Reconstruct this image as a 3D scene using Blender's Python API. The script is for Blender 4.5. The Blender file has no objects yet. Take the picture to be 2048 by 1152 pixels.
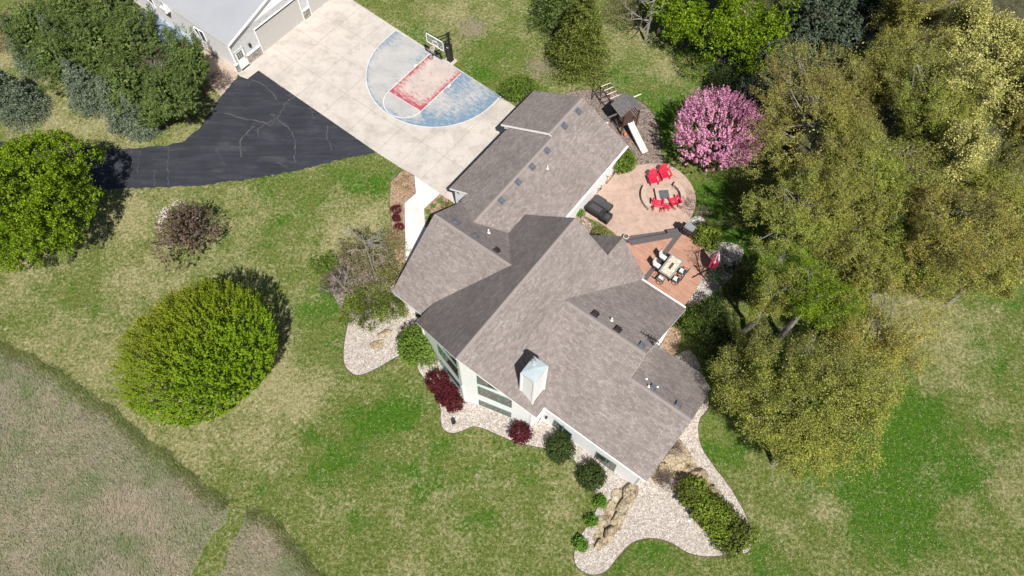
import bpy, math, random
import numpy as np
from mathutils import Vector, Matrix
S = bpy.context.scene
COL = S.collection
# ---------------------------------------------------------------- camera
F, CX, CY, H = 1420., 1024., 576., 50.
d = np.array([1012. - CX, 1300. - CY, F]); d /= np.linalg.norm(d)
up = -d
nn = np.array([0, -1., 0]); nn = nn - nn.dot(up) * up; nn /= np.linalg.norm(nn)
ee = np.cross(nn, up)
R = np.array([ee, nn, up])
cam = bpy.data.cameras.new('camera'); co = bpy.data.objects.new('camera', cam); COL.objects.link(co)
r_, u_, b_ = R @ np.array([1, 0, 0]), R @ np.array([0, -1, 0]), R @ np.array([0, 0, -1])
co.matrix_world = Matrix(((r_[0], u_[0], b_[0], 0), (r_[1], u_[1], b_[1], 0), (r_[2], u_[2], b_[2], H), (0, 0, 0, 1)))
cam.lens = F / 2048 * 36; cam.sensor_width = 36; cam.clip_end = 3000
S.camera = co
# ---------------------------------------------------------------- light
AZ, EL = math.radians(105 + 180), math.radians(56)
sv = Vector((math.cos(AZ) * math.cos(EL), math.sin(AZ) * math.cos(EL), math.sin(EL)))
w = bpy.data.worlds.new('World'); S.world = w; w.use_nodes = True
nt = w.node_tree; sky = nt.nodes.new('ShaderNodeTexSky'); sky.sky_type = 'NISHITA'; sky.sun_disc = False
sky.sun_elevation = EL; sky.sun_rotation = math.atan2(sv.x, sv.y)
nt.links.new(sky.outputs[0], nt.nodes['Background'].inputs[0]); nt.nodes['Background'].inputs[1].default_value = 0.052
sl = bpy.data.lights.new('sun', 'SUN'); sl.energy = 5.0; sl.angle = math.radians(.53); sl.color = (1, .955, .89)
so = bpy.data.objects.new('sun', sl); COL.objects.link(so); so.rotation_euler = sv.to_track_quat('Z', 'Y').to_euler()
S.view_settings.view_transform = 'Standard'; S.view_settings.look = 'None'
S.view_settings.exposure = 0.40; S.view_settings.gamma = 1
# ---------------------------------------------------------------- coordinates
def P(x, y, z=0.):
    r = R @ np.array([x - CX, y - CY, F]); t = (z - H) / r[2]; q = r * t
    return np.array([q[0], q[1], z])
A_ = math.radians(52.6)
U = np.array([math.cos(A_), math.sin(A_), 0]); V = np.array([-math.sin(A_), math.cos(A_), 0])
def W(u, v, z=0.): return u * U + v * V + np.array([0, 0, z])
def uv(x, y, z=0.): p = P(x, y, z); return float(p @ U), float(p @ V)
def onp(x, y, f):
    lo, hi = 0., 15.
    for _ in range(50):
        m = (lo + hi) / 2; a, b = uv(x, y, m)
        if f(a, b) > m: lo = m
        else: hi = m
    return W(a, b, m)
def onwall(x, y, A, B):          # ray against the vertical plane through ground points A, B
    n = np.array([-(B[1] - A[1]), B[0] - A[0], 0.]); n /= np.linalg.norm(n)
    r = R @ np.array([x - CX, y - CY, F]); o = np.array([0, 0, H])
    t = ((np.array(A) - o) @ n) / (r @ n); return o + r * t, n
def mpp(x, y, z):                # metres per photo pixel there
    return float(np.linalg.norm(P(x + 1, y, z) - P(x, y, z)))
# ---------------------------------------------------------------- object helpers
ROOT = {}
def thing(name, label, cat, loc=(0, 0, 0), group=None, rot=0):
    o = bpy.data.objects.new(name, None); COL.objects.link(o); o.location = Vector([float(c) for c in loc]); o.empty_display_size = .3
    o.rotation_euler = (0, 0, rot); o['label'] = label; o['category'] = cat
    if group: o['group'] = group
    ROOT[o.name] = np.array([float(c) for c in loc]); return o
def tag(o, label=None, cat=None, group=None, kind=None):
    if label: o['label'] = label
    if cat: o['category'] = cat
    if group: o['group'] = group
    if kind: o['kind'] = kind
    return o
def base_of(p):
    while p.parent: p = p.parent
    return ROOT.get(p.name, np.zeros(3))
def link(name, me, mats, parent=None, smooth=False):
    o = bpy.data.objects.new(name, me); COL.objects.link(o)
    for m in (mats if isinstance(mats, (list, tuple)) else [mats]): me.materials.append(m)
    if parent: o.parent = parent
    if smooth:
        me.polygons.foreach_set('use_smooth', [True] * len(me.polygons))
    return o
class MB:
    def __init__(s): s.v = []; s.f = []; s.mi = []; s.uv = {}
    def face(s, pts, mi=0, uvs=None):
        k = len(s.v); s.v += [tuple(map(float, p)) for p in pts]; s.f.append(list(range(k, k + len(pts)))); s.mi.append(mi)
        if uvs: s.uv[len(s.f) - 1] = uvs
    def box(s, c, sz, rz=0, mi=0, rx=0, ry=0, taper=1.):
        c = np.array(c, float); M = np.array((Matrix.Rotation(rz, 3, 'Z') @ Matrix.Rotation(ry, 3, 'Y') @ Matrix.Rotation(rx, 3, 'X')))
        k = len(s.v)
        for z in (-.5, .5):
            q = taper if z > 0 else 1
            for x, y in ((-.5, -.5), (.5, -.5), (.5, .5), (-.5, .5)):
                s.v.append(tuple(c + M @ np.array([x * sz[0] * q, y * sz[1] * q, z * sz[2]])))
        for f in ((3, 2, 1, 0), (4, 5, 6, 7), (0, 1, 5, 4), (1, 2, 6, 5), (2, 3, 7, 6), (3, 0, 4, 7)):
            s.f.append([k + i for i in f]); s.mi.append(mi)
    def prism(s, poly, z0, z1, mi=0, mit=None):
        n = len(poly); k = len(s.v)
        for z in (z0, z1):
            for p in poly: s.v.append((float(p[0]), float(p[1]), float(z)))
        s.f.append([k + i for i in range(n - 1, -1, -1)]); s.mi.append(mi)
        s.f.append([k + n + i for i in range(n)]); s.mi.append(mi if mit is None else mit)
        for i in range(n):
            j = (i + 1) % n; s.f.append([k + i, k + j, k + n + j, k + n + i]); s.mi.append(mi)
    def slab(s, pts, off, mi=0, mis=None):
        """planar polygon pts thickened by vector off"""
        n = len(pts); k = len(s.v); off = np.array(off, float)
        for p in pts: s.v.append(tuple(map(float, p)))
        for p in pts: s.v.append(tuple(map(float, np.array(p) + off)))
        s.f.append([k + i for i in range(n)]); s.mi.append(mi)
        mis = mi if mis is None else mis
        s.f.append([k + n + i for i in range(n - 1, -1, -1)]); s.mi.append(mis)
        for i in range(n):
            j = (i + 1) % n; s.f.append([k + j, k + i, k + n + i, k + n + j]); s.mi.append(mis)
    def tube(s, p0, p1, r0, r1=None, n=6, mi=0, cap=True):
        p0 = np.array(p0, float); p1 = np.array(p1, float); r1 = r0 if r1 is None else r1
        a = p1 - p0; L = np.linalg.norm(a)
        if L < 1e-6: return
        a /= L; t = np.cross(a, [0, 0, 1.]) if abs(a[2]) < .95 else np.cross(a, [1., 0, 0]); t /= np.linalg.norm(t); b = np.cross(a, t)
        k = len(s.v)
        for p, r in ((p0, r0), (p1, r1)):
            for i in range(n):
                g = 2 * math.pi * i / n; s.v.append(tuple(p + r * (math.cos(g) * t + math.sin(g) * b)))
        for i in range(n):
            j = (i + 1) % n; s.f.append([k + j, k + i, k + n + i, k + n + j]); s.mi.append(mi)
        if cap:
            s.f.append([k + i for i in range(n)]); s.mi.append(mi); s.f.append([k + n + i for i in range(n - 1, -1, -1)]); s.mi.append(mi)
    def path(s, pts, r, n=6, mi=0, closed=False):
        q = list(pts) + ([pts[0]] if closed else [])
        for a, b in zip(q, q[1:]): s.tube(a, b, r, r, n, mi)
    def ring(s, c, R_, r, n=20, m=6, mi=0, tilt=None):
        c = np.array(c, float); k = len(s.v)
        X = np.array([1., 0, 0]); Y = np.array([0, 1., 0]); Z = np.array([0, 0, 1.])
        if tilt is not None: X, Y, Z = [np.array(t, float) for t in tilt]
        for i in range(n):
            a = 2 * math.pi * i / n; e = math.cos(a) * X + math.sin(a) * Y
            for j in range(m):
                b = 2 * math.pi * j / m; s.v.append(tuple(c + (R_ + r * math.cos(b)) * e + r * math.sin(b) * Z))
        for i in range(n):
            for j in range(m):
                i2, j2 = (i + 1) % n, (j + 1) % m
                s.f.append([k + i * m + j, k + i2 * m + j, k + i2 * m + j2, k + i * m + j2]); s.mi.append(mi)
    def build(s, name, mats, parent=None, smooth=False, planar=False):
        me = bpy.data.meshes.new(name); v = np.array(s.v, float)
        uvxy = None
        if planar: uvxy = np.array([v @ U, v @ V]).T
        if parent is not None: v = v - base_of(parent)
        me.from_pydata([tuple(p) for p in v], [], s.f); me.polygons.foreach_set('material_index', s.mi)
        if s.uv or planar:
            L = me.uv_layers.new(name='UVMap')
            for fi, p in enumerate(me.polygons):
                q = s.uv.get(fi)
                for kk, li in enumerate(p.loop_indices):
                    if q: L.data[li].uv = q[kk]
                    elif planar: L.data[li].uv = uvxy[me.loops[li].vertex_index]
        return link(name, me, mats, parent, smooth)
def npquads(name, Vt, n, mats, parent=None, tri=False):
    """n quads, 4 own vertices each"""
    me = bpy.data.meshes.new(name); k = 4
    if parent is not None: Vt = Vt - base_of(parent)
    me.vertices.add(n * k); me.vertices.foreach_set('co', np.ascontiguousarray(Vt, dtype=np.float32).ravel())
    me.loops.add(n * k); me.loops.foreach_set('vertex_index', np.arange(n * k, dtype=np.int32))
    me.polygons.add(n); me.polygons.foreach_set('loop_start', np.arange(0, n * k, k, dtype=np.int32))
    me.update(calc_edges=True)
    return link(name, me, mats, parent)
def catmull(pts, n=6, closed=True):
    pts = [np.array(p, float) for p in pts]; N = len(pts); out = []
    rng = range(N) if closed else range(N - 1)
    for i in rng:
        if closed: a, b, c, e = pts[i - 1], pts[i], pts[(i + 1) % N], pts[(i + 2) % N]
        else: a, b, c, e = pts[max(i - 1, 0)], pts[i], pts[i + 1], pts[min(i + 2, N - 1)]
        for k in range(n):
            t = k / n
            out.append(.5 * (2 * b + (c - a) * t + (2 * a - 5 * b + 4 * c - e) * t * t + (3 * b - a - 3 * c + e) * t ** 3))
    if not closed: out.append(pts[-1])
    return out
# ---------------------------------------------------------------- materials
def ND(m, t, **k):
    n = m.node_tree.nodes.new('ShaderNode' + t)
    for a, b in k.items(): setattr(n, a, b)
    return n
def LK(m, a, b): m.node_tree.links.new(a, b)
def newmat(name):
    m = bpy.data.materials.new(name); m.use_nodes = True; return m, m.node_tree.nodes['Principled BSDF']
def rgb(c): return (c[0], c[1], c[2], 1)
def noise(m, vec, scale, detail=4, rough=.6):
    n = ND(m, 'TexNoise'); n.inputs['Scale'].default_value = scale; n.inputs['Detail'].default_value = detail; n.inputs['Roughness'].default_value = rough
    if vec is not None: LK(m, vec, n.inputs['Vector'])
    return n.outputs['Fac']
def ramp(m, fac, stops):
    n = ND(m, 'ValToRGB'); LK(m, fac, n.inputs[0]); e = n.color_ramp.elements
    while len(e) < len(stops): e.new(.5)
    for q, (p, c) in zip(e, stops): q.position = p; q.color = rgb(c) if not np.isscalar(c) else (c, c, c, 1)
    return n.outputs[0]
def mix(m, fac, a, b, mode='MIX'):
    n = ND(m, 'Mix', data_type='RGBA', blend_type=mode)
    for i, x in ((0, fac), (6, a), (7, b)):
        if hasattr(x, 'links'): LK(m, x, n.inputs[i])
        elif i == 0: n.inputs[0].default_value = x
        else: n.inputs[i].default_value = rgb(x)
    return n.outputs[2]
def mth(m, op, a, b=0., clamp=False):
    n = ND(m, 'Math', operation=op); n.use_clamp = clamp
    for i, x in ((0, a), (1, b)):
        if hasattr(x, 'links'): LK(m, x, n.inputs[i])
        else: n.inputs[i].default_value = x
    return n.outputs[0]
def bump(m, bs, h, strength=.5, dist=.05):
    n = ND(m, 'Bump'); n.inputs['Strength'].default_value = strength; n.inputs['Distance'].default_value = dist
    LK(m, h, n.inputs['Height']); LK(m, n.outputs[0], bs.inputs['Normal'])
def geo(m): return ND(m, 'NewGeometry').outputs['Position']
def simple(name, c, rough=.7, var=.12, scale=4, metal=0, bmp=0, bsc=30, spec=.4):
    m, b = newmat(name); p = geo(m)
    f = noise(m, p, scale)
    col = ramp(m, f, [(.3, [x * (1 - var) for x in c]), (.7, [min(1, x * (1 + var)) for x in c])])
    LK(m, col, b.inputs['Base Color']); b.inputs['Roughness'].default_value = rough; b.inputs['Metallic'].default_value = metal
    b.inputs['Specular IOR Level'].default_value = spec
    if bmp: bump(m, b, noise(m, p, bsc), bmp, .02)
    return m
def shingle():
    m, b = newmat('shingle'); t = ND(m, 'UVMap').outputs[0]
    br = ND(m, 'TexBrick'); LK(m, t, br.inputs['Vector']); br.offset = .37; br.offset_frequency = 2
    for k, x in (('Scale', 1), ('Brick Width', .34), ('Row Height', .15), ('Mortar Size', .006), ('Bias', 0)): br.inputs[k].default_value = x
    br.inputs['Color1'].default_value = rgb((.198, .174, .162)); br.inputs['Color2'].default_value = rgb((.274, .245, .229)); br.inputs['Mortar'].default_value = rgb((.12, .102, .095))
    p = geo(m)
    vo = ND(m, 'TexVoronoi'); LK(m, t, vo.inputs['Vector']); vo.inputs['Scale'].default_value = 8
    c2 = ramp(m, vo.outputs['Color'], [(.2, (.90, .89, .885)), (.6, (1.0, .985, .98)), (.9, (1.16, 1.13, 1.12))])
    c = mix(m, 1, br.outputs[0], c2, 'MULTIPLY')
    c = mix(m, 1, c, ramp(m, noise(m, p, .35, 5), [(.3, (.86, .85, .85)), (.7, (1.12, 1.11, 1.12))]), 'MULTIPLY')
    c = mix(m, 1, c, ramp(m, noise(m, p, 14, 3), [(.3, (.86, .86, .86)), (.7, (1.14, 1.14, 1.14))]), 'MULTIPLY')
    LK(m, c, b.inputs['Base Color']); b.inputs['Roughness'].default_value = .92; b.inputs['Specular IOR Level'].default_value = .25
    bump(m, b, br.outputs['Fac'], -.5, .012)
    return m
def leafmat(name, cs, trans=.3, patch=None, rough=.55, grad=None):
    """cs: colours picked per leaf; patch: second set mixed in by large noise"""
    m = bpy.data.materials.new(name); m.use_nodes = True; nt = m.node_tree; nt.nodes.clear()
    out = ND(m, 'OutputMaterial'); g = ND(m, 'NewGeometry'); r = g.outputs['Random Per Island']; p = g.outputs['Position']
    c = ramp(m, r, [(i / (len(cs) - 1), q) for i, q in enumerate(cs)])
    if patch:
        c2 = ramp(m, r, [(i / (len(patch[1]) - 1), q) for i, q in enumerate(patch[1])])
        c = mix(m, ramp(m, noise(m, p, patch[0], 3), [(.42, 0), (.6, 1)]), c, c2)
    if grad:      # bronze new growth on one side of the crown: (centre, direction, half width, colours)
        vm = ND(m, 'VectorMath', operation='SUBTRACT'); LK(m, p, vm.inputs[0]); vm.inputs[1].default_value = grad[0]; vd = ND(m, 'VectorMath', operation='DOT_PRODUCT'); LK(m, vm.outputs[0], vd.inputs[0]); vd.inputs[1].default_value = grad[1]
        g2 = ramp(m, r, [(i / (len(grad[3]) - 1), q) for i, q in enumerate(grad[3])]); f = mth(m, 'ADD', mth(m, 'DIVIDE', vd.outputs['Value'], grad[2]), mth(m, 'MULTIPLY', noise(m, p, .9, 4), 1.6)); c = mix(m, ramp(m, mth(m, 'MULTIPLY', f, .4), [(.2, 0), (.75, 1)]), c, g2)
    c = mix(m, 1, c, ramp(m, noise(m, p, 1.1, 3), [(.3, (.75, .75, .75)), (.7, (1.2, 1.2, 1.2))]), 'MULTIPLY')
    df = ND(m, 'BsdfDiffuse'); tr = ND(m, 'BsdfTranslucent'); LK(m, c, df.inputs[0]); LK(m, c, tr.inputs[0])
    ms = ND(m, 'MixShader'); ms.inputs[0].default_value = trans; LK(m, df.outputs[0], ms.inputs[1]); LK(m, tr.outputs[0], ms.inputs[2])
    LK(m, ms.outputs[0], out.inputs[0]); return m
M = {}
M['shingle'] = shingle()
def siding(name, c, horizontal=True):
    m, b = newmat(name); p = geo(m); s = ND(m, 'SeparateXYZ'); LK(m, p, s.inputs[0])
    f = mth(m, 'FRACT', mth(m, 'MULTIPLY', s.outputs[2], 1 / .13))
    col = mix(m, ramp(m, f, [(0, 0), (.12, 1)]), [x * .62 for x in c], mix(m, 1, c, ramp(m, noise(m, p, 2), [(.3, (.95, .95, .95)), (.7, (1.0, 1.0, 1.0))]), 'MULTIPLY'))
    LK(m, col, b.inputs['Base Color']); b.inputs['Roughness'].default_value = .6; bump(m, b, f, .4, .015); return m
M['siding'] = siding('white_siding', (.90, .90, .90))
M['trim'] = simple('white_trim', (.92, .92, .91), .5, .03)
M['metal_roof'] = simple('metal_roof', (.335, .345, .37), .45, .05, .5, metal=.0)
M['garage_door'] = siding('garage_door', (.50, .48, .45))
M['dark'] = simple('dark_rubber', (.018, .018, .02), .6, .2)
M['black'] = simple('black_wicker', (.030, .030, .032), .55, .35, 25, bmp=.5, bsc=60)
M['blackmetal'] = simple('black_metal', (.02, .018, .017), .45, .2)
M['vent'] = simple('grey_vent', (.12, .13, .15), .45, .15, metal=.1)
M['galv'] = simple('galvanised', (.50, .58, .60), .38, .1, 1.5, metal=.35)
M['white'] = simple('white_plastic', (.8, .8, .78), .4, .04)
M['teal'] = simple('teal_frame', (.10, .19, .17), .45, .08)
M['red'] = simple('red_plastic', (.55, .02, .06), .45, .12, 6)
M['brownwood'] = simple('stained_wood', (.075, .045, .036), .7, .3, 8, bmp=.3)
M['greywood'] = simple('weathered_wood', (.13, .125, .125), .8, .3, 6, bmp=.4)
M['chrome'] = simple('steel', (.55, .56, .57), .3, .08, metal=.6)
M['sling'] = simple('pale_sling', (.58, .60, .58), .6, .06)
M['orange'] = simple('orange_plastic', (.75, .16, .03), .4, .1)
M['slide'] = simple('slide_plastic', (.80, .72, .64), .4, .06, 2)
M['bark'] = simple('bark', (.12, .095, .075), .9, .35, 6, bmp=.6)
M['barkgrey'] = simple('grey_bark', (.26, .24, .21), .9, .3, 5, bmp=.5)
M['birch'] = simple('birch_bark', (.235, .225, .19), .8, .25, 4)
def glass():
    m, b = newmat('window_glass'); b.inputs['Base Color'].default_value = (.03, .04, .035, 1); b.inputs['Roughness'].default_value = .04
    b.inputs['IOR'].default_value = 2.1; return m
M['glass'] = glass()
def clearglass():
    m, b = newmat('clear_board'); b.inputs['Base Color'].default_value = (.5, .6, .55, 1); b.inputs['Roughness'].default_value = .05; b.inputs['Alpha'].default_value = .22; return m
M['board'] = clearglass()
def stone(name, c1, c2, mort, sc):
    m, b = newmat(name); p = geo(m); v = ND(m, 'TexVoronoi'); LK(m, p, v.inputs['Vector']); v.inputs['Scale'].default_value = sc
    v2 = ND(m, 'TexVoronoi', feature='DISTANCE_TO_EDGE'); LK(m, p, v2.inputs['Vector']); v2.inputs['Scale'].default_value = sc
    s = ND(m, 'SeparateColor'); LK(m, v.outputs['Color'], s.inputs[0])
    c = ramp(m, s.outputs[0], [(0, c1), (1, c2)]); c = mix(m, ramp(m, v2.outputs[0], [(0, 1), (.12, 0)]), c, mort)
    c = mix(m, 1, c, ramp(m, noise(m, p, 3), [(.3, (.85, .85, .85)), (.7, (1.1, 1.1, 1.1))]), 'MULTIPLY')
    LK(m, c, b.inputs['Base Color']); b.inputs['Roughness'].default_value = .9; bump(m, b, v2.outputs[0], .8, .04); return m
M['edging'] = simple('brown_edging', (.085, .07, .055), .8, .3, 3)
M['stone'] = stone('veneer_stone', (.22, .19, .18), (.50, .46, .44), (.13, .12, .11), 5)
M['gravel'] = stone('pale_river_gravel', (.33, .285, .245), (.66, .60, .535), (.17, .14, .12), 11.0)
M['gravel2'] = stone('white_gravel', (.30, .28, .25), (.72, .69, .64), (.13, .12, .10), 9)
M['rubble'] = stone('brown_rubble', (.16, .11, .09), (.55, .45, .38), (.10, .07, .06), 7)
M['mulch'] = stone('tan_mulch', (.22, .14, .085), (.48, .34, .24), (.15, .09, .055), 10)
M['woodchip'] = stone('grey_wood_chips', (.11, .08, .065), (.36, .29, .25), (.07, .05, .045), 9)
def rockmat():
    m, b = newmat('sandstone'); p = geo(m)
    c = ramp(m, noise(m, p, 1.3, 6), [(.3, (.22, .15, .085)), (.5, (.38, .30, .185)), (.7, (.46, .40, .28))])
    c = mix(m, ramp(m, noise(m, p, 6, 6, .7), [(.40, .8), (.50, 0)]), c, (.10, .08, .06)); ve = ND(m, 'TexVoronoi', feature='DISTANCE_TO_EDGE'); LK(m, p, ve.inputs['Vector']); ve.inputs['Scale'].default_value = 1.9
    c = mix(m, ramp(m, ve.outputs[0], [(0, .85), (.05, 0)]), c, (.07, .055, .045)); c = mix(m, ramp(m, noise(m, p, 3.5, 5), [(.56, 0), (.66, .6)]), c, (.50, .47, .38))
    LK(m, c, b.inputs['Base Color']); b.inputs['Roughness'].default_value = .95; bump(m, b, noise(m, p, 7, 6), .9, .08); return m
M['rock'] = rockmat()
def asphalt():
    m, b = newmat('asphalt'); p = geo(m)
    c = ramp(m, noise(m, p, .5, 5), [(.3, (.016, .018, .026)), (.6, (.026, .028, .037)), (.8, (.042, .044, .054))])
    c = mix(m, 1, c, ramp(m, noise(m, p, 30, 2), [(.3, (.7, .7, .7)), (.7, (1.35, 1.35, 1.35))]), 'MULTIPLY')
    # brushed sealer streaks
    mp = ND(m, 'Mapping'); LK(m, p, mp.inputs[0]); mp.inputs['Rotation'].default_value = (0, 0, -.2); mp.inputs['Scale'].default_value = (.25, 2.5, 1)
    c = mix(m, 1, c, ramp(m, noise(m, mp.outputs[0], 1, 4), [(.35, (.78, .78, .78)), (.7, (1.3, 1.3, 1.3))]), 'MULTIPLY')
    mp2 = ND(m, 'Mapping'); LK(m, p, mp2.inputs[0]); mp2.inputs['Rotation'].default_value = (0, 0, .6); mp2.inputs['Scale'].default_value = (.3, 1.4, 1)
    c = mix(m, ramp(m, noise(m, mp2.outputs[0], 1.1, 7, .7), [(.52, 0), (.72, .55)]), c, (.075, .076, .084))
    v = ND(m, 'TexVoronoi'); LK(m, p, v.inputs['Vector']); v.inputs['Scale'].default_value = 1.0
    c = mix(m, ramp(m, v.outputs['Distance'], [(0, .9), (.035, 0)]), c, (.22, .21, .19))
    LK(m, c, b.inputs['Base Color']); b.inputs['Roughness'].default_value = .8; bump(m, b, noise(m, p, 40, 2), .3, .01); return m
M['asphalt'] = asphalt()
M['crack'] = simple('crack_fill', (.085, .082, .083), .8, .5, 9)
def concrete(name, c, st, amt=.5, sc=.5):
    m, b = newmat(name); p = geo(m)
    col = ramp(m, noise(m, p, sc, 6, .65), [(.3, [x * .80 for x in c]), (.5, c), (.75, [min(1, x * 1.12) for x in c])])
    col = mix(m, ramp(m, noise(m, p, sc * 2.3, 7, .7), [(.50, 0), (.68, amt)]), col, st)
    v = ND(m, 'TexVoronoi'); LK(m, p, v.inputs['Vector']); v.inputs['Scale'].default_value = 1.3
    col = mix(m, ramp(m, v.outputs['Distance'], [(0, .6), (.07, 0)]), col, st)
    col = mix(m, 1, col, ramp(m, noise(m, p, 18, 4), [(.3, (.88, .88, .88)), (.7, (1.09, 1.09, 1.09))]), 'MULTIPLY')
    LK(m, col, b.inputs['Base Color']); b.inputs['Roughness'].default_value = .85; bump(m, b, noise(m, p, 25, 3), .15, .01); return m
M['concrete'] = concrete('drive_concrete', (.48, .437, .395), (.27, .22, .18), .5, .45)
M['walk'] = concrete('walk_concrete', (.62, .61, .58), (.5, .47, .43), .2)
M['joint'] = simple('joint', (.26, .225, .19), .9, .3, 2)
M['stamped'] = concrete('stamped_concrete', (.43, .31, .25), (.28, .19, .145), .7, 1.1)
M['capstone'] = simple('cap_stone', (.44, .345, .28), .85, .15, 4, bmp=.4)
M['pinkground'] = concrete('pinkish_dirt', (.42, .33, .27), (.25, .19, .14), .5, 1.2)
def paint(name, c, worn, thr, sc=1.1, stretch=True):
    m, b = newmat(name); p = geo(m); bc = (.48, .437, .395)
    t = ND(m, 'UVMap').outputs[0]
    mp = ND(m, 'Mapping'); LK(m, t, mp.inputs[0]); mp.inputs['Scale'].default_value = (1.0, .45, 1) if stretch else (1, 1, 1)
    a = noise(m, mp.outputs[0], sc, 8, .72)
    at = ND(m, 'VertexColor'); at.layer_name = 'wear'; sp = ND(m, 'SeparateColor'); LK(m, at.outputs[0], sp.inputs[0])
    a = mth(m, 'ADD', a, mth(m, 'MULTIPLY', mth(m, 'SUBTRACT', sp.outputs[0], .5), .5))
    k = ramp(m, a, [(thr - .10, 0), (thr, .35), (thr + .13, .95)])
    base = ramp(m, noise(m, p, .9, 6), [(.3, [x * .84 for x in bc]), (.7, [x * 1.1 for x in bc])])
    base = mix(m, worn, base, c)
    LK(m, mix(m, k, base, c), b.inputs['Base Color']); b.inputs['Roughness'].default_value = .8; return m
M['blue'] = paint('worn_blue_paint', (.12, .205, .285), .24, .59, 4.2)
M['redpaint'] = paint('worn_red_paint', (.33, .035, .05), .10, .54, 4.2)
M['line'] = simple('white_line_paint', (.66, .66, .66), .7, .08, 3)
def deckmat():
    m, b = newmat('deck_boards'); t = ND(m, 'UVMap').outputs[0]; s = ND(m, 'SeparateXYZ'); LK(m, t, s.inputs[0])
    f = mth(m, 'FRACT', mth(m, 'MULTIPLY', s.outputs[0], 1 / .15))
    br = ND(m, 'TexBrick'); LK(m, t, br.inputs['Vector'])
    mp = ND(m, 'Mapping'); LK(m, t, mp.inputs[0]); mp.inputs['Rotation'].default_value = (0, 0, math.pi / 2); LK(m, mp.outputs[0], br.inputs['Vector'])
    for k, x in (('Scale', 1), ('Brick Width', 4.2), ('Row Height', .15), ('Mortar Size', .008)): br.inputs[k].default_value = x
    br.inputs['Color1'].default_value = rgb((.37, .20, .135)); br.inputs['Color2'].default_value = rgb((.44, .25, .175)); br.inputs['Mortar'].default_value = rgb((.18, .08, .055))
    c = mix(m, 1, br.outputs[0], ramp(m, noise(m, geo(m), 1.5, 4), [(.3, (.9, .9, .9)), (.7, (1.1, 1.1, 1.1))]), 'MULTIPLY')
    LK(m, c, b.inputs['Base Color']); b.inputs['Roughness'].default_value = .65; return m
M['deck'] = deckmat()
M['deckgrey'] = simple('grey_border_board', (.10, .085, .088), .7, .2, 5)
# ---------------------------------------------------------------- ground
def lawnmat():
    m, b = newmat('lawn'); p = geo(m); at = ND(m, 'VertexColor'); at.layer_name = 'patch'
    s = ND(m, 'SeparateColor'); LK(m, at.outputs[0], s.inputs[0]); dry, lush, soil = s.outputs[0], s.outputs[1], s.outputs[2]
    mid = noise(m, p, .9, 5, .65); m2_ = noise(m, p, .38, 7, .7); mp_ = ND(m, 'Mapping'); LK(m, p, mp_.inputs[0]); mp_.inputs['Location'].default_value = (31, 17, 5); m3_ = noise(m, mp_.outputs[0], .45, 7, .7); big = noise(m, p, .16, 4)
    ds = ND(m, 'TexNoise'); ds.inputs['Scale'].default_value = 4.2; ds.inputs['Detail'].default_value = 7; ds.inputs['Roughness'].default_value = .72; ds.inputs['Distortion'].default_value = .5; LK(m, p, ds.inputs['Vector']); tex = ds.outputs['Fac']
    fine = noise(m, p, 7, 4, .8)
    g = ramp(m, tex, [(.32, (.050, .076, .014)), (.46, (.105, .140, .028)), (.58, (.175, .205, .055)), (.72, (.285, .30, .12))])
    lu = ramp(m, tex, [(.3, (.022, .070, .005)), (.5, (.048, .135, .008)), (.72, (.115, .22, .018))])
    dr = ramp(m, tex, [(.30, (.12, .12, .042)), (.44, (.25, .235, .10)), (.57, (.38, .345, .185)), (.72, (.56, .515, .35))])
    so_ = ramp(m, tex, [(.3, (.16, .12, .09)), (.7, (.36, .30, .235))])
    c = mix(m, ramp(m, mth(m, 'ADD', lush, mth(m, 'MULTIPLY', mth(m, 'SUBTRACT', m3_, .5), 2.6)), [(.25, 0), (.6, .92)]), g, lu)
    a = mth(m, 'ADD', dry, mth(m, 'ADD', mth(m, 'MULTIPLY', mth(m, 'SUBTRACT', mid, .5), 1.0), mth(m, 'MULTIPLY', mth(m, 'SUBTRACT', m2_, .5), 2.1)))
    a = mth(m, 'ADD', a, mth(m, 'MULTIPLY', mth(m, 'SUBTRACT', tex, .5), 1.25))
    a = mth(m, 'ADD', a, mth(m, 'MULTIPLY', mth(m, 'SUBTRACT', fine, .5), .9))
    c = mix(m, ramp(m, a, [(.22, 0), (.52, .45), (.85, .97)]), c, dr)
    c = mix(m, ramp(m, mth(m, 'ADD', soil, mth(m, 'MULTIPLY', mth(m, 'SUBTRACT', tex, .5), 1.4)), [(.45, 0), (.80, .9)]), c, so_)
    c = mix(m, 1, c, ramp(m, noise(m, p, 16, 3, .85), [(.3, (.66, .66, .66)), (.7, (1.32, 1.32, 1.32))]), 'MULTIPLY')
    LK(m, c, b.inputs['Base Color']); b.inputs['Roughness'].default_value = .95; b.inputs['Specular IOR Level'].default_value = .1
    bump(m, b, mth(m, 'ADD', fine, noise(m, p, 22, 3, .8)), .9, .09); return m
M['lawn'] = lawnmat()
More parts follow.
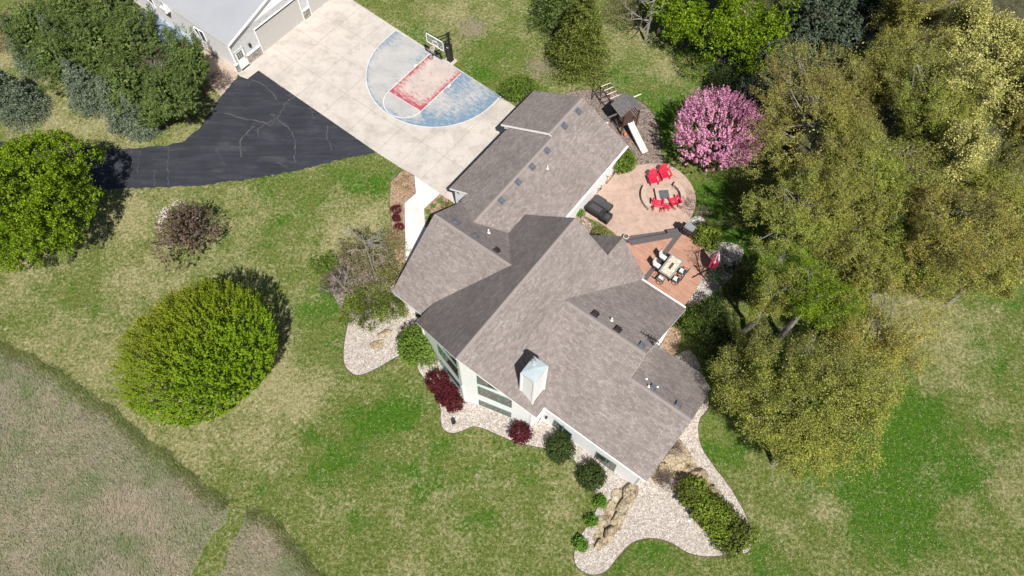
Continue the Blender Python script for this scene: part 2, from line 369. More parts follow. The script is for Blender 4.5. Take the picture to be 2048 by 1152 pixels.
DRY = [(300, 560, 60, .5), (250, 430, 70, .55), (230, 880, 90, .5), (120, 700, 80, .5), (330, 345, 50, .45), (480, 420, 60, .35), (600, 800, 50, .6), (540, 720, 40, .5), (60, 580, 60, .4), (450, 880, 60, .45), (1900, 740, 70, .5), (1940, 850, 50, .35), (560, 790, 75, .75), (540, 850, 60, .6), (620, 760, 50, .4), (150, 250, 110, .55), (60, 190, 80, .45), (700, 470, 70, .65), (740, 430, 60, .5),
       (240, 560, 60, .3), (500, 560, 80, .15), (60, 600, 70, .2), (330, 880, 90, .35), (200, 740, 80, .35), (900, 35, 70, .4), (1350, 145, 70, .5), (1200, 90, 90, .5),
       (1280, 90, 70, .5), (1900, 660, 100, .7), (1840, 620, 80, .7), (1760, 590, 90, .5), (1650, 1010, 120, .4), (1840, 960, 60, .55), (2000, 950, 90, .5),
       (1960, 760, 90, .35), (2030, 640, 60, .3), (1500, 1000, 90, .3), (1300, 1120, 60, .1), (1850, 1100, 90, .35), (1000, 960, 120, .15), (880, 1080, 140, .12),
       (300, 330, 30, .2), (240, 270, 80, .4), (380, 310, 50, .4), (430, 230, 40, .5), (1120, 950, 90, .2), (1420, 1120, 90, .1), (20, 90, 60, .8), (560, 640, 60, .3), (600, 1020, 100, .15), (820, 980, 100, .2), (1740, 760, 60, .5), (1920, 1050, 80, .4), (450, 470, 90, .2)]
LUSH = [(790, 830, 48, .95), (700, 900, 100, .6), (860, 940, 80, .45), (1040, 950, 80, .35), (640, 620, 70, .45), (640, 700, 60, .35), (950, 1030, 45, .5), (1760, 920, 120, 1.5), (1690, 870, 80, 1.2), (1830, 860, 90, 1.1), (1900, 930, 70, .8), (1780, 1000, 90, 1.0), (1330, 250, 60, .9), (770, 370, 45, .8), (700, 350, 50, .5),
        (620, 420, 60, .5), (540, 360, 60, .3), (1790, 1050, 110, .7), (1950, 900, 70, .5), (1330, 230, 80, .6), (1260, 150, 70, .4), (960, 140, 40, .6), (1410, 400, 60, .9),
        (1460, 480, 60, .8), (1440, 900, 50, .6), (1530, 1110, 50, .4), (1980, 700, 60, .6), (100, 600, 60, .3), (160, 650, 60, .3), (1370, 170, 60, .4), (720, 1060, 60, .4),
        (1000, 120, 60, .4), (840, 60, 30, .5), (1950, 560, 80, .6), (690, 560, 50, .5), (1280, 1110, 60, .5), (580, 970, 60, .3), (560, 480, 50, .3), (1450, 1000, 40, .2), (1200, 40, 50, .2)]
SOIL = [(945, 55, 42, .8), (1080, 135, 45, .75), (1000, 90, 30, .35), (870, 35, 26, .5), (1405, 425, 22, .95), (1290, 85, 32, .5), (1850, 640, 22, .5), (10, 80, 45, .7), (430, 195, 14, .8), (1270, 60, 40, .5), (1150, 130, 30, .4), (555, 765, 18, .6), (700, 465, 18, .3), (1395, 440, 15, .8)]
def patchval(px, py, L):
    r = np.zeros(len(px))
    for x, y, s, a in L:
        c = P(x, y); sm = s * mpp(x, y, 0); q = ((px - c[0]) ** 2 + (py - c[1]) ** 2) / sm ** 2; r = np.maximum(r, a * np.exp(-q * .8))
    return r
xs = np.concatenate([[-900, -500, -250, -120, -80], np.arange(-62, 64, .7), [80, 120, 250, 500, 900]])
ys = np.concatenate([[-700, -300, -120, -50, -20], np.arange(-4, 70, .7), [90, 130, 250, 500, 1000]])
gx, gy = np.meshgrid(xs, ys); nx, ny = len(xs), len(ys)
vv = np.stack([gx.ravel(), gy.ravel(), np.zeros(nx * ny)], 1)
idx = np.arange(nx * ny).reshape(ny, nx)
q = np.stack([idx[:-1, :-1], idx[:-1, 1:], idx[1:, 1:], idx[1:, :-1]], -1).reshape(-1, 4)
me = bpy.data.meshes.new('ground'); me.from_pydata(vv.tolist(), [], q.tolist())
ca = me.color_attributes.new('patch', 'FLOAT_COLOR', 'POINT')
base = .27 + 0 * vv[:, 0] - .14 * np.clip((vv[:, 0] - 6) / 6, 0, 1) * (vv[:, 1] < 60)
cols = np.stack([np.clip(base + patchval(vv[:, 0], vv[:, 1], DRY) * 1.0 - patchval(vv[:, 0], vv[:, 1], LUSH) * .45, 0, 1), patchval(vv[:, 0], vv[:, 1], LUSH), patchval(vv[:, 0], vv[:, 1], SOIL), np.ones(nx * ny)], 1)
ca.data.foreach_set('color', cols.astype(np.float32).ravel())
tag(link('ground', me, M['lawn']), kind='structure')
def pxs(pts, z=0.): return [P(x, y, z) for x, y in pts]
def sheet(name, pts, z, mat, smooth=0, kind='structure', planar=True):
    w_ = [P(x, y) for x, y in pts]
    if smooth: w_ = catmull(w_, smooth)
    b = MB(); pl = [np.array([p[0], p[1], z]) for p in w_]
    ar = sum(a[0] * c[1] - c[0] * a[1] for a, c in zip(pl, pl[1:] + pl[:1]))
    if ar < 0: pl = pl[::-1]
    b.face(pl); o = b.build(name, mat, planar=planar)
    if kind: tag(o, kind=kind)
    return o, w_
def ragged(pts, amp, step, seed=1, sm=0):
    rr2 = random.Random(seed); out = []; n = len(pts)
    for i in range(n):
        a, c = np.array(pts[i], float), np.array(pts[(i + 1) % n], float); k = max(1, int(np.linalg.norm(c - a) / step))
        for j in range(k): out.append(tuple(a + (c - a) * j / k + (np.array([rr2.gauss(0, amp), rr2.gauss(0, amp)]) if j else 0)))
    return out
asph = [(517, 141), (755, 306), (690, 317), (600, 340), (500, 358), (400, 371), (300, 376), (228, 378), (120, 374), (0, 362), (-160, 345), (-400, 330),
        (-400, 250), (-160, 265), (0, 283), (100, 293), (200, 298), (270, 297), (335, 291), (370, 281), (393, 262), (415, 232), (440, 195), (462, 168), (481, 149), (495, 158)]
sheet('driveway_asphalt', ragged([tuple(np.array(q)) for q in asph], .9, 6), .008, M['asphalt'])
conc = [(466, 140), (481, 153), (495, 158), (517, 141), (755, 306), (800, 335), (829, 352), (880, 388), (960, 440), (1045, 330), (1062, 250), (1043, 222), (1000, 192), (705, 0), (600, -70), (560, -60), (640, 10)]
sheet('driveway_concrete', conc, .012, M['concrete'])
# joints
b = MB()
def strip(b, a, c, wd, z, mi=0):
    a = np.array(a, float); c = np.array(c, float); t = c - a; t[2] = 0; t /= np.linalg.norm(t); n = np.array([-t[1], t[0], 0]) * wd / 2
    a = a.copy(); c = c.copy(); a[2] = c[2] = z; b.face([a - n, c - n, c + n, a + n], mi)
for a, c in (((24.7, 42.6), (36.2, 42.6)), ((24.0, 39.35), (36, 39.35)), ((24, 36.1), (29.6, 36.1)), ((23.6, 32.6), (29, 32.6)), ((22.9, 30.2), (29.2, 30.2)), ((23.8, 27.6), (35.6, 27.6)), ((23.5, 25.0), (35.4, 25.0)),
             ((27.2, 48.9), (27.2, 24.5)), ((30.3, 48.9), (30.3, 41)), ((33.2, 48.9), (33.2, 24.5)), ((24.7, 45.8), (36.4, 45.8))):
    strip(b, W(*a), W(*c), .03, .016)
tag(b.build('driveway_joints', M['joint']), kind='structure')
# court paint
def court_pt(u, v): return W(u, v)
CU, CV, CR = 34.3, 34.4, 6.55
pts = [(35.95, CV + CR)] + [(CU - CR * math.sin(t), CV + CR * math.cos(t)) for t in np.linspace(0, math.pi, 40)] + [(35.6, CV - CR)]
def wear_face(name, poly, z, mat, wf):
    """grid-triangulated polygon in (u,v) with a wear attribute"""
    import bmesh
    bm = bmesh.new(); vs = [bm.verts.new(W(a, c, z)) for a, c in poly]; bm.faces.new(vs)
    bmesh.ops.triangulate(bm, faces=bm.faces[:]); bmesh.ops.subdivide_edges(bm, edges=bm.edges[:], cuts=5, use_grid_fill=True)
    if sum((f.normal.z for f in bm.faces)) < 0: bmesh.ops.reverse_faces(bm, faces=bm.faces[:])
    me = bpy.data.meshes.new(name); bm.to_mesh(me); bm.free()
    n = len(me.vertices); c_ = np.zeros(n * 3); me.vertices.foreach_get('co', c_); c_ = c_.reshape(-1, 3)
    u1, v1 = c_ @ U, c_ @ V; wv = np.clip(wf(u1, v1), 0, 1)
    ca = me.color_attributes.new('wear', 'FLOAT_COLOR', 'POINT'); ca.data.foreach_set('color', np.stack([wv, wv, wv, wv * 0 + 1], 1).astype(np.float32).ravel())
    L = me.uv_layers.new(name='UVMap'); vi = np.zeros(len(me.loops), int); me.loops.foreach_get('vertex_index', vi)
    L.data.foreach_set('uv', np.stack([u1[vi], v1[vi]], 1).astype(np.float32).ravel())
    return tag(link(name, me, mat), kind='structure')
def wf_blue(u, v):
    r = np.hypot(np.minimum(u, CU) - CU, v - CV); e = np.exp(-(CR - r) / .35) * .55
    k = np.exp(-np.minimum(abs(v - 36.6), abs(v - 32.2)) / .4) * .35 * (u > 29.7)
    side = np.where(v < 32.5, .30, .0)
    return .30 + e + k + side
def wf_red(u, v):
    e = np.maximum(np.exp(-(u - 29.8) / .8), np.maximum(np.exp(-(v - 32.45) / .3), np.exp(-(36.35 - v) / .22))) * .6
    return .30 + e
wear_face('court_paint_blue', pts, .020, M['blue'], wf_blue)
wear_face('court_paint_key', [(35.68, 36.33), (29.8, 36.33), (29.8, 32.5), (35.6, 32.5)], .024, M['redpaint'], wf_red)
b = MB()
def pline(pts, wd=.06, z=.028):
    for a, c in zip(pts, pts[1:]): strip(b, W(*a), W(*c), wd, z)
pline(pts, .055); pline([(35.68, 36.36), (29.8, 36.36)], .06); pline([(35.6, 32.47), (29.8, 32.47)], .06)
pline([(29.8, 36.3), (29.8, 32.5)], .035); pline([(29.78 - 1.9 * math.sin(t), 34.4 + 1.93 * math.cos(t)) for t in np.linspace(0, math.pi, 24)], .06)
for vv_, sg in ((36.36, 1), (32.47, -1)):
    strip(b, W(33.5, vv_ + .1 * sg), W(33.9, vv_ + .1 * sg), .18, .0282)
    for uu in (32.7, 31.8, 30.9): strip(b, W(uu, vv_), W(uu, vv_ + .2 * sg), .05, .0282)
tag(b.build('court_lines', M['line']), kind='structure')
# asphalt cracks
b = MB(); rr = random.Random(4)
def crack(pp, wd):
    w_ = [P(*q) for q in pp]; out = [w_[0]]
    for a, c in zip(w_, w_[1:]):
        n = max(2, int(np.linalg.norm(c - a) / .35))
        for k in range(1, n + 1): out.append(a + (c - a) * k / n + np.array([rr.gauss(0, .07), rr.gauss(0, .07), 0]) * (k < n))
    for i, (a, c) in enumerate(zip(out, out[1:])): strip(b, a, c, wd * rr.uniform(.4, 1.3), .0125)
for pp, wd in (([(503, 160), (520, 166), (545, 185), (553, 200)], .07), ([(590, 192), (572, 205), (555, 235), (535, 247), (490, 238), (450, 227)], .09), ([(540, 227), (560, 243), (585, 265), (590, 285), (592, 325)], .09),
               ([(540, 227), (556, 232)], .05), ([(508, 252), (492, 268), (480, 283), (482, 315)], .10), ([(530, 247), (515, 258), (517, 275)], .05), ([(337, 295), (335, 370)], .05), ([(265, 300), (262, 340)], .03), ([(555, 325), (575, 335)], .05), ([(310, 340), (308, 372)], .04), ([(572, 205), (600, 188)], .05), ([(655, 250), (654, 275), (664, 300)], .06), ([(503, 160), (497, 175)], .03), ([(555, 235), (542, 252), (530, 247)], .05), ([(280, 300), (276, 345)], .03), ([(585, 265), (575, 275)], .04), ([(620, 215), (628, 240)], .03), ([(430, 300), (450, 330)], .02)):
    crack(pp, wd)
tag(b.build('driveway_cracks', M['crack']), kind='structure')
# beds
bedA = [(1075, 815), (900, 700), (850, 700), (835, 735), (862, 775), (880, 812), (881, 842), (888, 860), (905, 867), (925, 862), (945, 854), (965, 857), (1000, 872), (1040, 888), (1090, 897), (1125, 906), (1152, 925), (1166, 955), (1190, 983), (1197, 1008),
        (1178, 1046), (1156, 1080), (1148, 1110), (1155, 1135), (1182, 1150), (1212, 1143), (1238, 1112), (1265, 1086), (1300, 1077), (1340, 1085), (1372, 1104), (1405, 1113), (1450, 1112), (1497, 1104), (1503, 1070), (1489, 1025),
        (1460, 975), (1430, 935), (1405, 898), (1397, 865), (1400, 838), (1418, 800), (1380, 700), (1300, 760), (1200, 860)]
def edging(w_, name, r=.035):
    b = MB(); b.path([np.array([p[0], p[1], .02]) for p in w_], r, 5, closed=True); tag(b.build(name, M['edging']), kind='structure')
_, w_ = sheet('gravel_bed_south', bedA, .010, M['gravel'], 5); edging(w_, 'gravel_bed_south_edging', .022)
_, w_ = sheet('gravel_bed_west', [(712, 600), (694, 655), (687, 700), (690, 732), (712, 751), (745, 742), (800, 712), (860, 695), (880, 640), (840, 590), (780, 560)], .010, M['gravel'], 5); edging(w_, 'gravel_bed_west_edging')
sheet('shrub_bed_mulch', [(783, 480), (812, 520), (830, 560), (820, 620), (740, 650), (690, 630), (660, 560), (690, 500), (740, 480)], .007, M['woodchip'], 5)
_, w_ = sheet('mulch_bed_entry', [(806, 339), (829, 352), (832, 387), (809, 407), (812, 540), (795, 545), (785, 480), (779, 405), (781, 364)], .014, M['mulch']); edging(w_, 'mulch_bed_entry_edging', .025)
sheet('entry_walk', [(829, 352), (880, 388), (848, 418), (850, 455), (900, 470), (880, 540), (812, 540), (809, 407), (832, 387)], .040, M['walk'])
_, w_ = sheet('mulch_bed_door', [(880, 388), (930, 424), (930, 470), (850, 462), (848, 418)], .016, M['mulch'])
_, w_ = sheet('playground_chips', [(1130, 200), (1160, 180), (1200, 181), (1240, 186), (1275, 200), (1302, 222), (1316, 250), (1320, 285), (1327, 325), (1330, 345), (1240, 360), (1200, 330)], .006, M['woodchip'], 5); edging(w_, 'playground_edging')
sheet('rubble_strip', [(1100, 430), (1240, 270), (1275, 330), (1230, 360), (1180, 410), (1172, 435), (1200, 470), (1240, 500), (1170, 500)], .011, M['rubble'])
b = MB(); pat = catmull([P(*p) for p in [(1222, 350), (1262, 335), (1298, 328), (1335, 331), (1362, 346), (1382, 369), (1391, 395), (1389, 420), (1378, 440), (1358, 460), (1330, 470), (1270, 482), (1243, 478), (1222, 462), (1196, 444), (1172, 432), (1178, 410), (1198, 382)]], 6)
b.prism(pat[::-1], 0, .06); tag(b.build('patio_slab', M['stamped']), kind='structure')
sheet('white_gravel_bed', [(1400, 480), (1440, 484), (1468, 487), (1486, 500), (1482, 522), (1462, 556), (1425, 588), (1395, 605), (1375, 610), (1390, 540)], .010, M['gravel2'], 5)
sheet('gravel_by_grill', [(1360, 460), (1392, 432), (1412, 446), (1400, 476)], .009, M['gravel2'], 4)
sheet('side_dirt', [(1318, 690), (1340, 655), (1362, 668), (1352, 705), (1330, 720)], .009, M['mulch'], 4)
sheet('barn_side_pad', [(265, 5), (300, 30), (478, 142), (472, 158), (445, 196), (425, 175), (380, 110), (240, 20), (230, -10)], .006, M['pinkground'])
sheet('blue_pad', [(283, 22), (338, 45), (382, 78), (392, 100), (330, 110), (262, 62)], .011, concrete('blue_grey_pad', (.20, .27, .38), (.42, .45, .50), .5, .8))
sheet('sandy_ledge_ground', ragged([(1240, 975), (1270, 972), (1276, 990), (1258, 1020), (1246, 1045), (1230, 1070), (1212, 1092), (1195, 1100), (1182, 1092), (1192, 1062), (1205, 1035), (1222, 1000)], 2.5, 8), .014, M['rock'], 3)
sheet('sandy_rock_ground', ragged([(1335, 880), (1362, 880), (1380, 905), (1398, 940), (1425, 965), (1445, 1000), (1420, 1000), (1385, 965), (1350, 960), (1310, 970), (1295, 950)], 2.5, 8), .014, M['rock'], 3)
M['litter'] = simple('forest_floor', (.055, .052, .028), 1, .5, 1.2, bmp=.6, bsc=12)  # leaf litter, coloured darker to carry the deep shade under the trees
sheet('forest_floor', ragged([(1330, -80), (1345, 60), (1420, 120), (1500, 215), (1570, 300), (1590, 420), (1600, 520), (1700, 560), (1850, 520), (2000, 560), (2300, 500), (2300, -120), (1700, -160)], 5, 20), .005, M['litter'], 3)
# meadow
def meadmat():
    m, b = newmat('meadow_ground'); p = geo(m)
    c = ramp(m, noise(m, p, 7, 6, .8), [(.3, (.10, .095, .055)), (.5, (.23, .21, .145)), (.72, (.40, .37, .28))])
    c = mix(m, ramp(m, noise(m, p, .35, 5), [(.46, 0), (.60, .65)]), c, (.10, .15, .045))
    c = mix(m, ramp(m, noise(m, p, .2, 3), [(.46, 0), (.6, .75)]), c, (.33, .26, .20))
    LK(m, c, b.inputs['Base Color']); b.inputs['Roughness'].default_value = 1; bump(m, b, noise(m, p, 12, 4, .8), .9, .1); return m
M['meadow'] = meadmat()
mead1 = [(-160, 640), (0, 692), (70, 716), (130, 756), (210, 812), (300, 885), (375, 945), (425, 985), (455, 1010), (452, 1045), (420, 1080), (395, 1120), (378, 1165), (330, 1400), (-300, 1400)]
mead2 = [(492, 1022), (515, 1018), (548, 1045), (592, 1092), (650, 1160), (800, 1400), (420, 1400), (440, 1160), (452, 1115), (475, 1070)]
_, m1 = sheet('meadow', ragged(mead1, 3, 14), .006, M['meadow'], 3); _, m2 = sheet('meadow_strip', ragged(mead2, 3, 14), .006, M['meadow'], 3)
def inside(px, py, poly):
    r = np.zeros(len(px), bool); n = len(poly)
    for i in range(n):
        a, c = poly[i], poly[(i + 1) % n]
        k = ((a[1] > py) != (c[1] > py)) & (px < (c[0] - a[0]) * (py - a[1]) / (c[1] - a[1] + 1e-12) + a[0]); r ^= k
    return r
rg = np.random.default_rng(7)
def blades(n, polys, hmin, hmax, wd, name, mats, lean=.7, box=(-48, 6, -4, 28)):
    x = rg.uniform(box[0], box[1], n); y = rg.uniform(box[2], box[3], n); k = np.zeros(n, bool)
    for p in polys: k |= inside(x, y, p)
    x, y = x[k], y[k]; n = len(x); a = rg.uniform(0, 2 * np.pi, n) * .35 + 0.9 + 1.2 * np.sin(x * .35 + 1.3 * np.sin(y * .3)) + rg.normal(0, .6, n); h = rg.uniform(hmin, hmax, n)
    L = h * rg.uniform(.3, 1.3, n) * lean; t = np.stack([np.cos(a), np.sin(a), 0 * a], 1); s = np.stack([-np.sin(a), np.cos(a), 0 * a], 1) * wd * rg.uniform(.5, 1.5, n)[:, None]
    p0 = np.stack([x, y, 0 * x + .005], 1); top = p0 + t * L[:, None]; top[:, 2] += h
    return np.stack([p0 - s, p0 + s, top + s * .4, top - s * .4], 1).reshape(-1, 3), n
q, n = blades(330000, [m1, m2], .05, .22, .012, '', None)
M['drygrass'] = leafmat('dry_meadow_grass', [(.14, .125, .07), (.28, .25, .16), (.42, .38, .27), (.20, .22, .085), (.62, .57, .44)], .25, (.25, [(.07, .12, .03), (.15, .22, .06), (.28, .32, .13), (.48, .43, .31)]))
tag(npquads('meadow_grass', q, n, M['drygrass']), 'long dry straw and green grass of the unmown meadow below the lawn', 'meadow grass', kind='stuff')
def borderblades(n, line, wd, name, mat, label):
    pts = np.array([P(x, y) for x, y in line]); sg_ = np.linalg.norm(np.diff(pts, axis=0), axis=1); cum = np.concatenate([[0], np.cumsum(sg_)]); t = rg.random(n) * cum[-1]; i = np.searchsorted(cum, t) - 1; i = np.clip(i, 0, len(sg_) - 1); f = (t - cum[i]) / sg_[i]
    p = pts[i] + (pts[i + 1] - pts[i]) * f[:, None]; dd = (pts[i + 1] - pts[i]) / sg_[i][:, None]; nr = np.stack([dd[:, 1], -dd[:, 0], 0 * dd[:, 0]], 1)
    p = p + nr * (np.abs(rg.normal(0, wd, n)) - .12 + .18 * np.sin(t * 1.7) * np.sin(t * .6))[:, None]; p[:, 2] = .004; a = rg.uniform(0, 6.28, n); h = rg.uniform(.08, .3, n); L = h * rg.uniform(.3, 1.2, n)
    tv = np.stack([np.cos(a), np.sin(a), 0 * a], 1); s_ = np.stack([-np.sin(a), np.cos(a), 0 * a], 1) * .011; top = p + tv * L[:, None]; top[:, 2] += h
    tag(npquads(name, np.stack([p - s_, p + s_, top + s_ * .4, top - s_ * .4], 1).reshape(-1, 3), n, M[mat]), label, 'tall grass', kind='stuff')
M['tallgreen'] = leafmat('tall_green_grass', [(.07, .11, .025), (.13, .18, .045), (.22, .25, .08), (.36, .34, .18)], .2)
borderblades(13000, [(-60, 672), (0, 692), (70, 716), (130, 756), (210, 812), (300, 885), (375, 945), (425, 985), (455, 1010)], .45, 'meadow_border_grass', 'tallgreen', 'taller dark green grass along the upper edge of the big meadow')
borderblades(4500, [(492, 1022), (515, 1018), (548, 1045), (592, 1092), (650, 1160), (700, 1230)], .45, 'meadow_strip_border_grass', 'tallgreen', 'taller dark green grass along the edge of the small meadow piece at the bottom')
# ---------------------------------------------------------------- roof planes (uv -> z)
GE = lambda u, v: 3 + .5 * (v - 14.64)
GW1 = lambda u, v: 3 + .5 * (24.3 - v)
GW2 = lambda u, v: 3 + .5 * (23.6 - v)
ME = lambda u, v: 3 + 1.01 * (v - 6.9)
MW = lambda u, v: 3 + .965 * (18.05 - v)
MB2 = lambda u, v: 5.63 - (v - 9.5)
SW = lambda u, v: 3 + .49 * (u - 13.37)
N1 = lambda u, v: 3 + .49 * (25.75 - u)
N2 = lambda u, v: 3 + .54 * (21.94 - u)
WS = lambda u, v: 3.05 + .85 * (u - 14.86)
WN = lambda u, v: 3 + .8 * (23.8 - u)
house = thing('house', 'large white house with many grey-brown shingled gable roofs in the middle', 'house', W(18, 12))
def roof(f, poly, name='roof', mats=None, th=.24, parent=None):
    parent = parent or house
    pts = [W(a, c, f(a, c)) for a, c in poly]
    n = np.cross(pts[1] - pts[0], pts[2] - pts[1])
    ar = sum(a[0] * c[1] - c[0] * a[1] for a, c in zip(pts, pts[1:] + pts[:1]))
    if ar < 0: pts = pts[::-1]
    # in-plane coords: along horizontal, up the slope
    du = (f(1, 0) - f(0, 0), f(0, 1) - f(0, 0)); g = du[0] * U + du[1] * V; gn = np.linalg.norm(g[:2]); hs = np.array([-g[1], g[0], 0]) / gn
    slope = np.array([g[0] / gn, g[1] / gn, gn]); slope /= np.linalg.norm(slope)
    b = MB(); b.slab(pts, (0, 0, -th), 0, 1); b.uv[0] = [(float(p @ hs), float(p @ slope)) for p in pts]
    return b.build(name, mats or [M['shingle'], M['trim']], parent)
roof(GE, [(35.75, 14.64), (35.75, 19.47), (31.08, 19.47), (31.08, 19.12), (21, 19.12), (21, 16.2), (24, 14.64)])
roof(GW1, [(35.75, 19.47), (35.75, 24.3), (31.08, 24.3), (31.08, 19.47)])
roof(GW2, [(31.3, 19.12), (31.3, 23.6), (23.42, 23.6), (23.42, 21.66), (22.58, 21.66), (21.0, 19.12)])
roof(ME, [(12.43, 6.9), (10.98, 12.35), (24.05, 12.35), (24.5, 9.55), (26.45, 9.5), (26.2, 6.9)])
roof(MW, [(10.98, 12.35), (12.88, 18.05), (24.6, 18.05), (24.05, 12.35)])
roof(MB2, [(24.3, 9.5), (26.55, 9.5), (26.7, 12.1), (24.3, 12.1)])
roof(SW, [(13.34, 7.4), (13.34, -1.36), (17.86, -1.55), (17.86, 3.2), (19.56, 3.2), (19.56, 10.4)])
roof(N1, [(19.56, 10.4), (19.56, 3.2), (25.7, 3.0), (25.75, 7.0)])
roof(N2, [(17.86, 3.3), (21.94, 3.3), (22.05, -.54), (21.24, -1.52), (17.86, -1.55)])
roof(WS, [(19.18, 21.15), (14.3, 21.42), (13.9, 21.3), (13.8, 17.5), (19.18, 13.4)])
roof(WN, [(19.18, 13.4), (19.18, 21.15), (23.9, 21.66), (23.9, 16.5), (22.6, 15.0)])
# ridge caps
def cap(a, c, f1, f2):
    b = MB(); a_ = W(a[0], a[1], f1(*a)); c_ = W(c[0], c[1], f1(*c)); t = c_ - a_; t /= np.linalg.norm(t); s = np.array([-t[1], t[0], 0])
    for sg, f in ((1, f1), (-1, f2)):
        pts = []
        for p in (a_, c_):
            q = p + s * sg * .17; uu, v_ = q @ U, q @ V; q = q.copy(); q[2] = f(uu, v_); pts.append((p + [0, 0, .03], q + [0, 0, .022]))
        F_ = [pts[0][0], pts[1][0], pts[1][1], pts[0][1]]
        if sg > 0: F_ = F_[::-1]
        L = float(np.linalg.norm(c_ - a_)); uu_ = [(0, 0), (0, L), (.25, L), (.25, 0)]
        if sg > 0: uu_ = uu_[::-1]
        b.face(F_, 0, uu_)
    b.build('ridge_cap', M['ridge'], house)
M['ridge'] = simple('ridge_shingle', (.25, .218, .205), .92, .12, 8, bmp=.3)
def sw(f1, f2, a, c):
    # choose which plane is on the left of a->c
    t = W(*c) - W(*a); s = np.array([-t[1], t[0], 0]); s /= np.linalg.norm(s); q = W(*a) + s * .3; uu, v_ = q @ U, q @ V
    return (f1, f2) if f1(uu, v_) < f2(uu, v_) else (f2, f1)
for f1, f2, a, c in ((GE, GW1, (31.1, 19.47), (35.7, 19.47)), (GE, GW2, (21.4, 19.12), (31.0, 19.12)), (ME, MW, (11.05, 12.35), (24.0, 12.35)), (SW, N1, (19.56, 9.6), (19.56, 3.25)), (SW, N2, (17.86, 3.1), (17.86, -1.5)), (WS, WN, (19.18, 14.1), (19.18, 21.1))):
    g = sw(f1, f2, a, c); cap(a, c, *g)
# walls
def wallpoly(b, a, c, top, th=.18, z0=0.):
    """vertical wall from (u,v) a to c, tops list [(t, z)]"""
    A = W(*a); C = W(*c); t = C - A; n = np.array([-t[1], t[0], 0]); n = n / np.linalg.norm(n) * th
    pts = [A + [0, 0, z0], C + [0, 0, z0]] + [A + t * k + np.array([0, 0, z]) for k, z in top[::-1]]
    b.slab(pts, n)
b = MB()
b.prism([W(*p) for p in [(24.0, 14.9), (35.5, 14.9), (35.5, 23.9), (31.3, 23.9), (31.3, 23.2), (23.75, 23.2), (23.75, 19)]], 0, 2.75)
b.prism([W(*p) for p in [(23.6, 14.9), (35.5, 14.9), (35.5, 19.4), (23.6, 19.4)]], 2.75, 2.95)
wallpoly(b, (23.75, 19.3), (23.75, 23.2), [(0, 4.9), (1, 2.95)])
wallpoly(b, (35.5, 14.9), (35.5, 23.9), [(0, 2.9), (.5, 5.1), (1, 2.95)])
wallpoly(b, (31.35, 19.5), (31.35, 24.0), [(0, 5.15), (1, 2.9)])
b.build('wall', M['siding'], house)
b = MB()
PK, PR, PL = (11.13, 12.3), (12.50, 7.36), (12.80, 17.35)
zt = lambda f, p: f(*p) - .22
wallpoly(b, PK, PR, [(0, zt(ME, PK)), (1, zt(ME, PR))], .18); wallpoly(b, PL, PK, [(0, zt(MW, PL)), (1, zt(MW, PK))], .18)
b.prism([W(*p) for p in [(13.2, 7.35), (24, 7.35), (24, 17.3), (13.2, 17.3)]], 0, 2.9)
wallpoly(b, (13.5, 17.33), PL, [(0, 3.4), (1, zt(MW, PL))], -.1); wallpoly(b, PR, (13.45, 7.33), [(0, zt(ME, PR)), (1, 3.2)], -.1)
wallpoly(b, (24.0, 9.6), (24.0, 17.5), [(0, 5.4), (.35, 8.1), (1, 3.3)]); wallpoly(b, (26.1, 7.3), (26.1, 11.7), [(0, 3.1), (.5, 5.3), (1, 3.1)]); 
b.prism([W(*p) for p in [(24, 7.35), (26.1, 7.35), (26.1, 11.7), (24, 11.7)]], 0, 2.9)
b.build('wall', M['siding'], house)
b = MB()
b.prism([W(*p) for p in [(13.38, -.95), (21.6, -.95), (21.6, 3.0), (25.3, 3.4), (25.3, 7.3), (13.38, 7.3)]], 0, 2.85)
wallpoly(b, (13.38, -.98), (21.7, -.98), [(0, 2.8), (.52, 5.0), (1, 2.85)]); wallpoly(b, (18.0, 3.35), (25.3, 3.35), [(0, 5.0), (.22, 5.75), (1, 2.9)])
b.build('wall', M['siding'], house)
b = MB()
b.prism([W(*p) for p in [(14.2, 17.0), (23.6, 17.0), (23.6, 21.0), (14.2, 20.9)]], 0, 2.2)
wallpoly(b, (14.25, 20.92), (23.6, 21.0), [(0, 2.25), (.53, 6.3), (1, 2.9)], -.15)
b.build('wall', M['siding'], house)
# corner boards
for p in (PK, PR, PL):
    b = MB(); q = W(*p); b.box(q + [0, 0, 1.5], (.12, .12, 3.0), A_); b.build('corner_board', M['trim'], house)
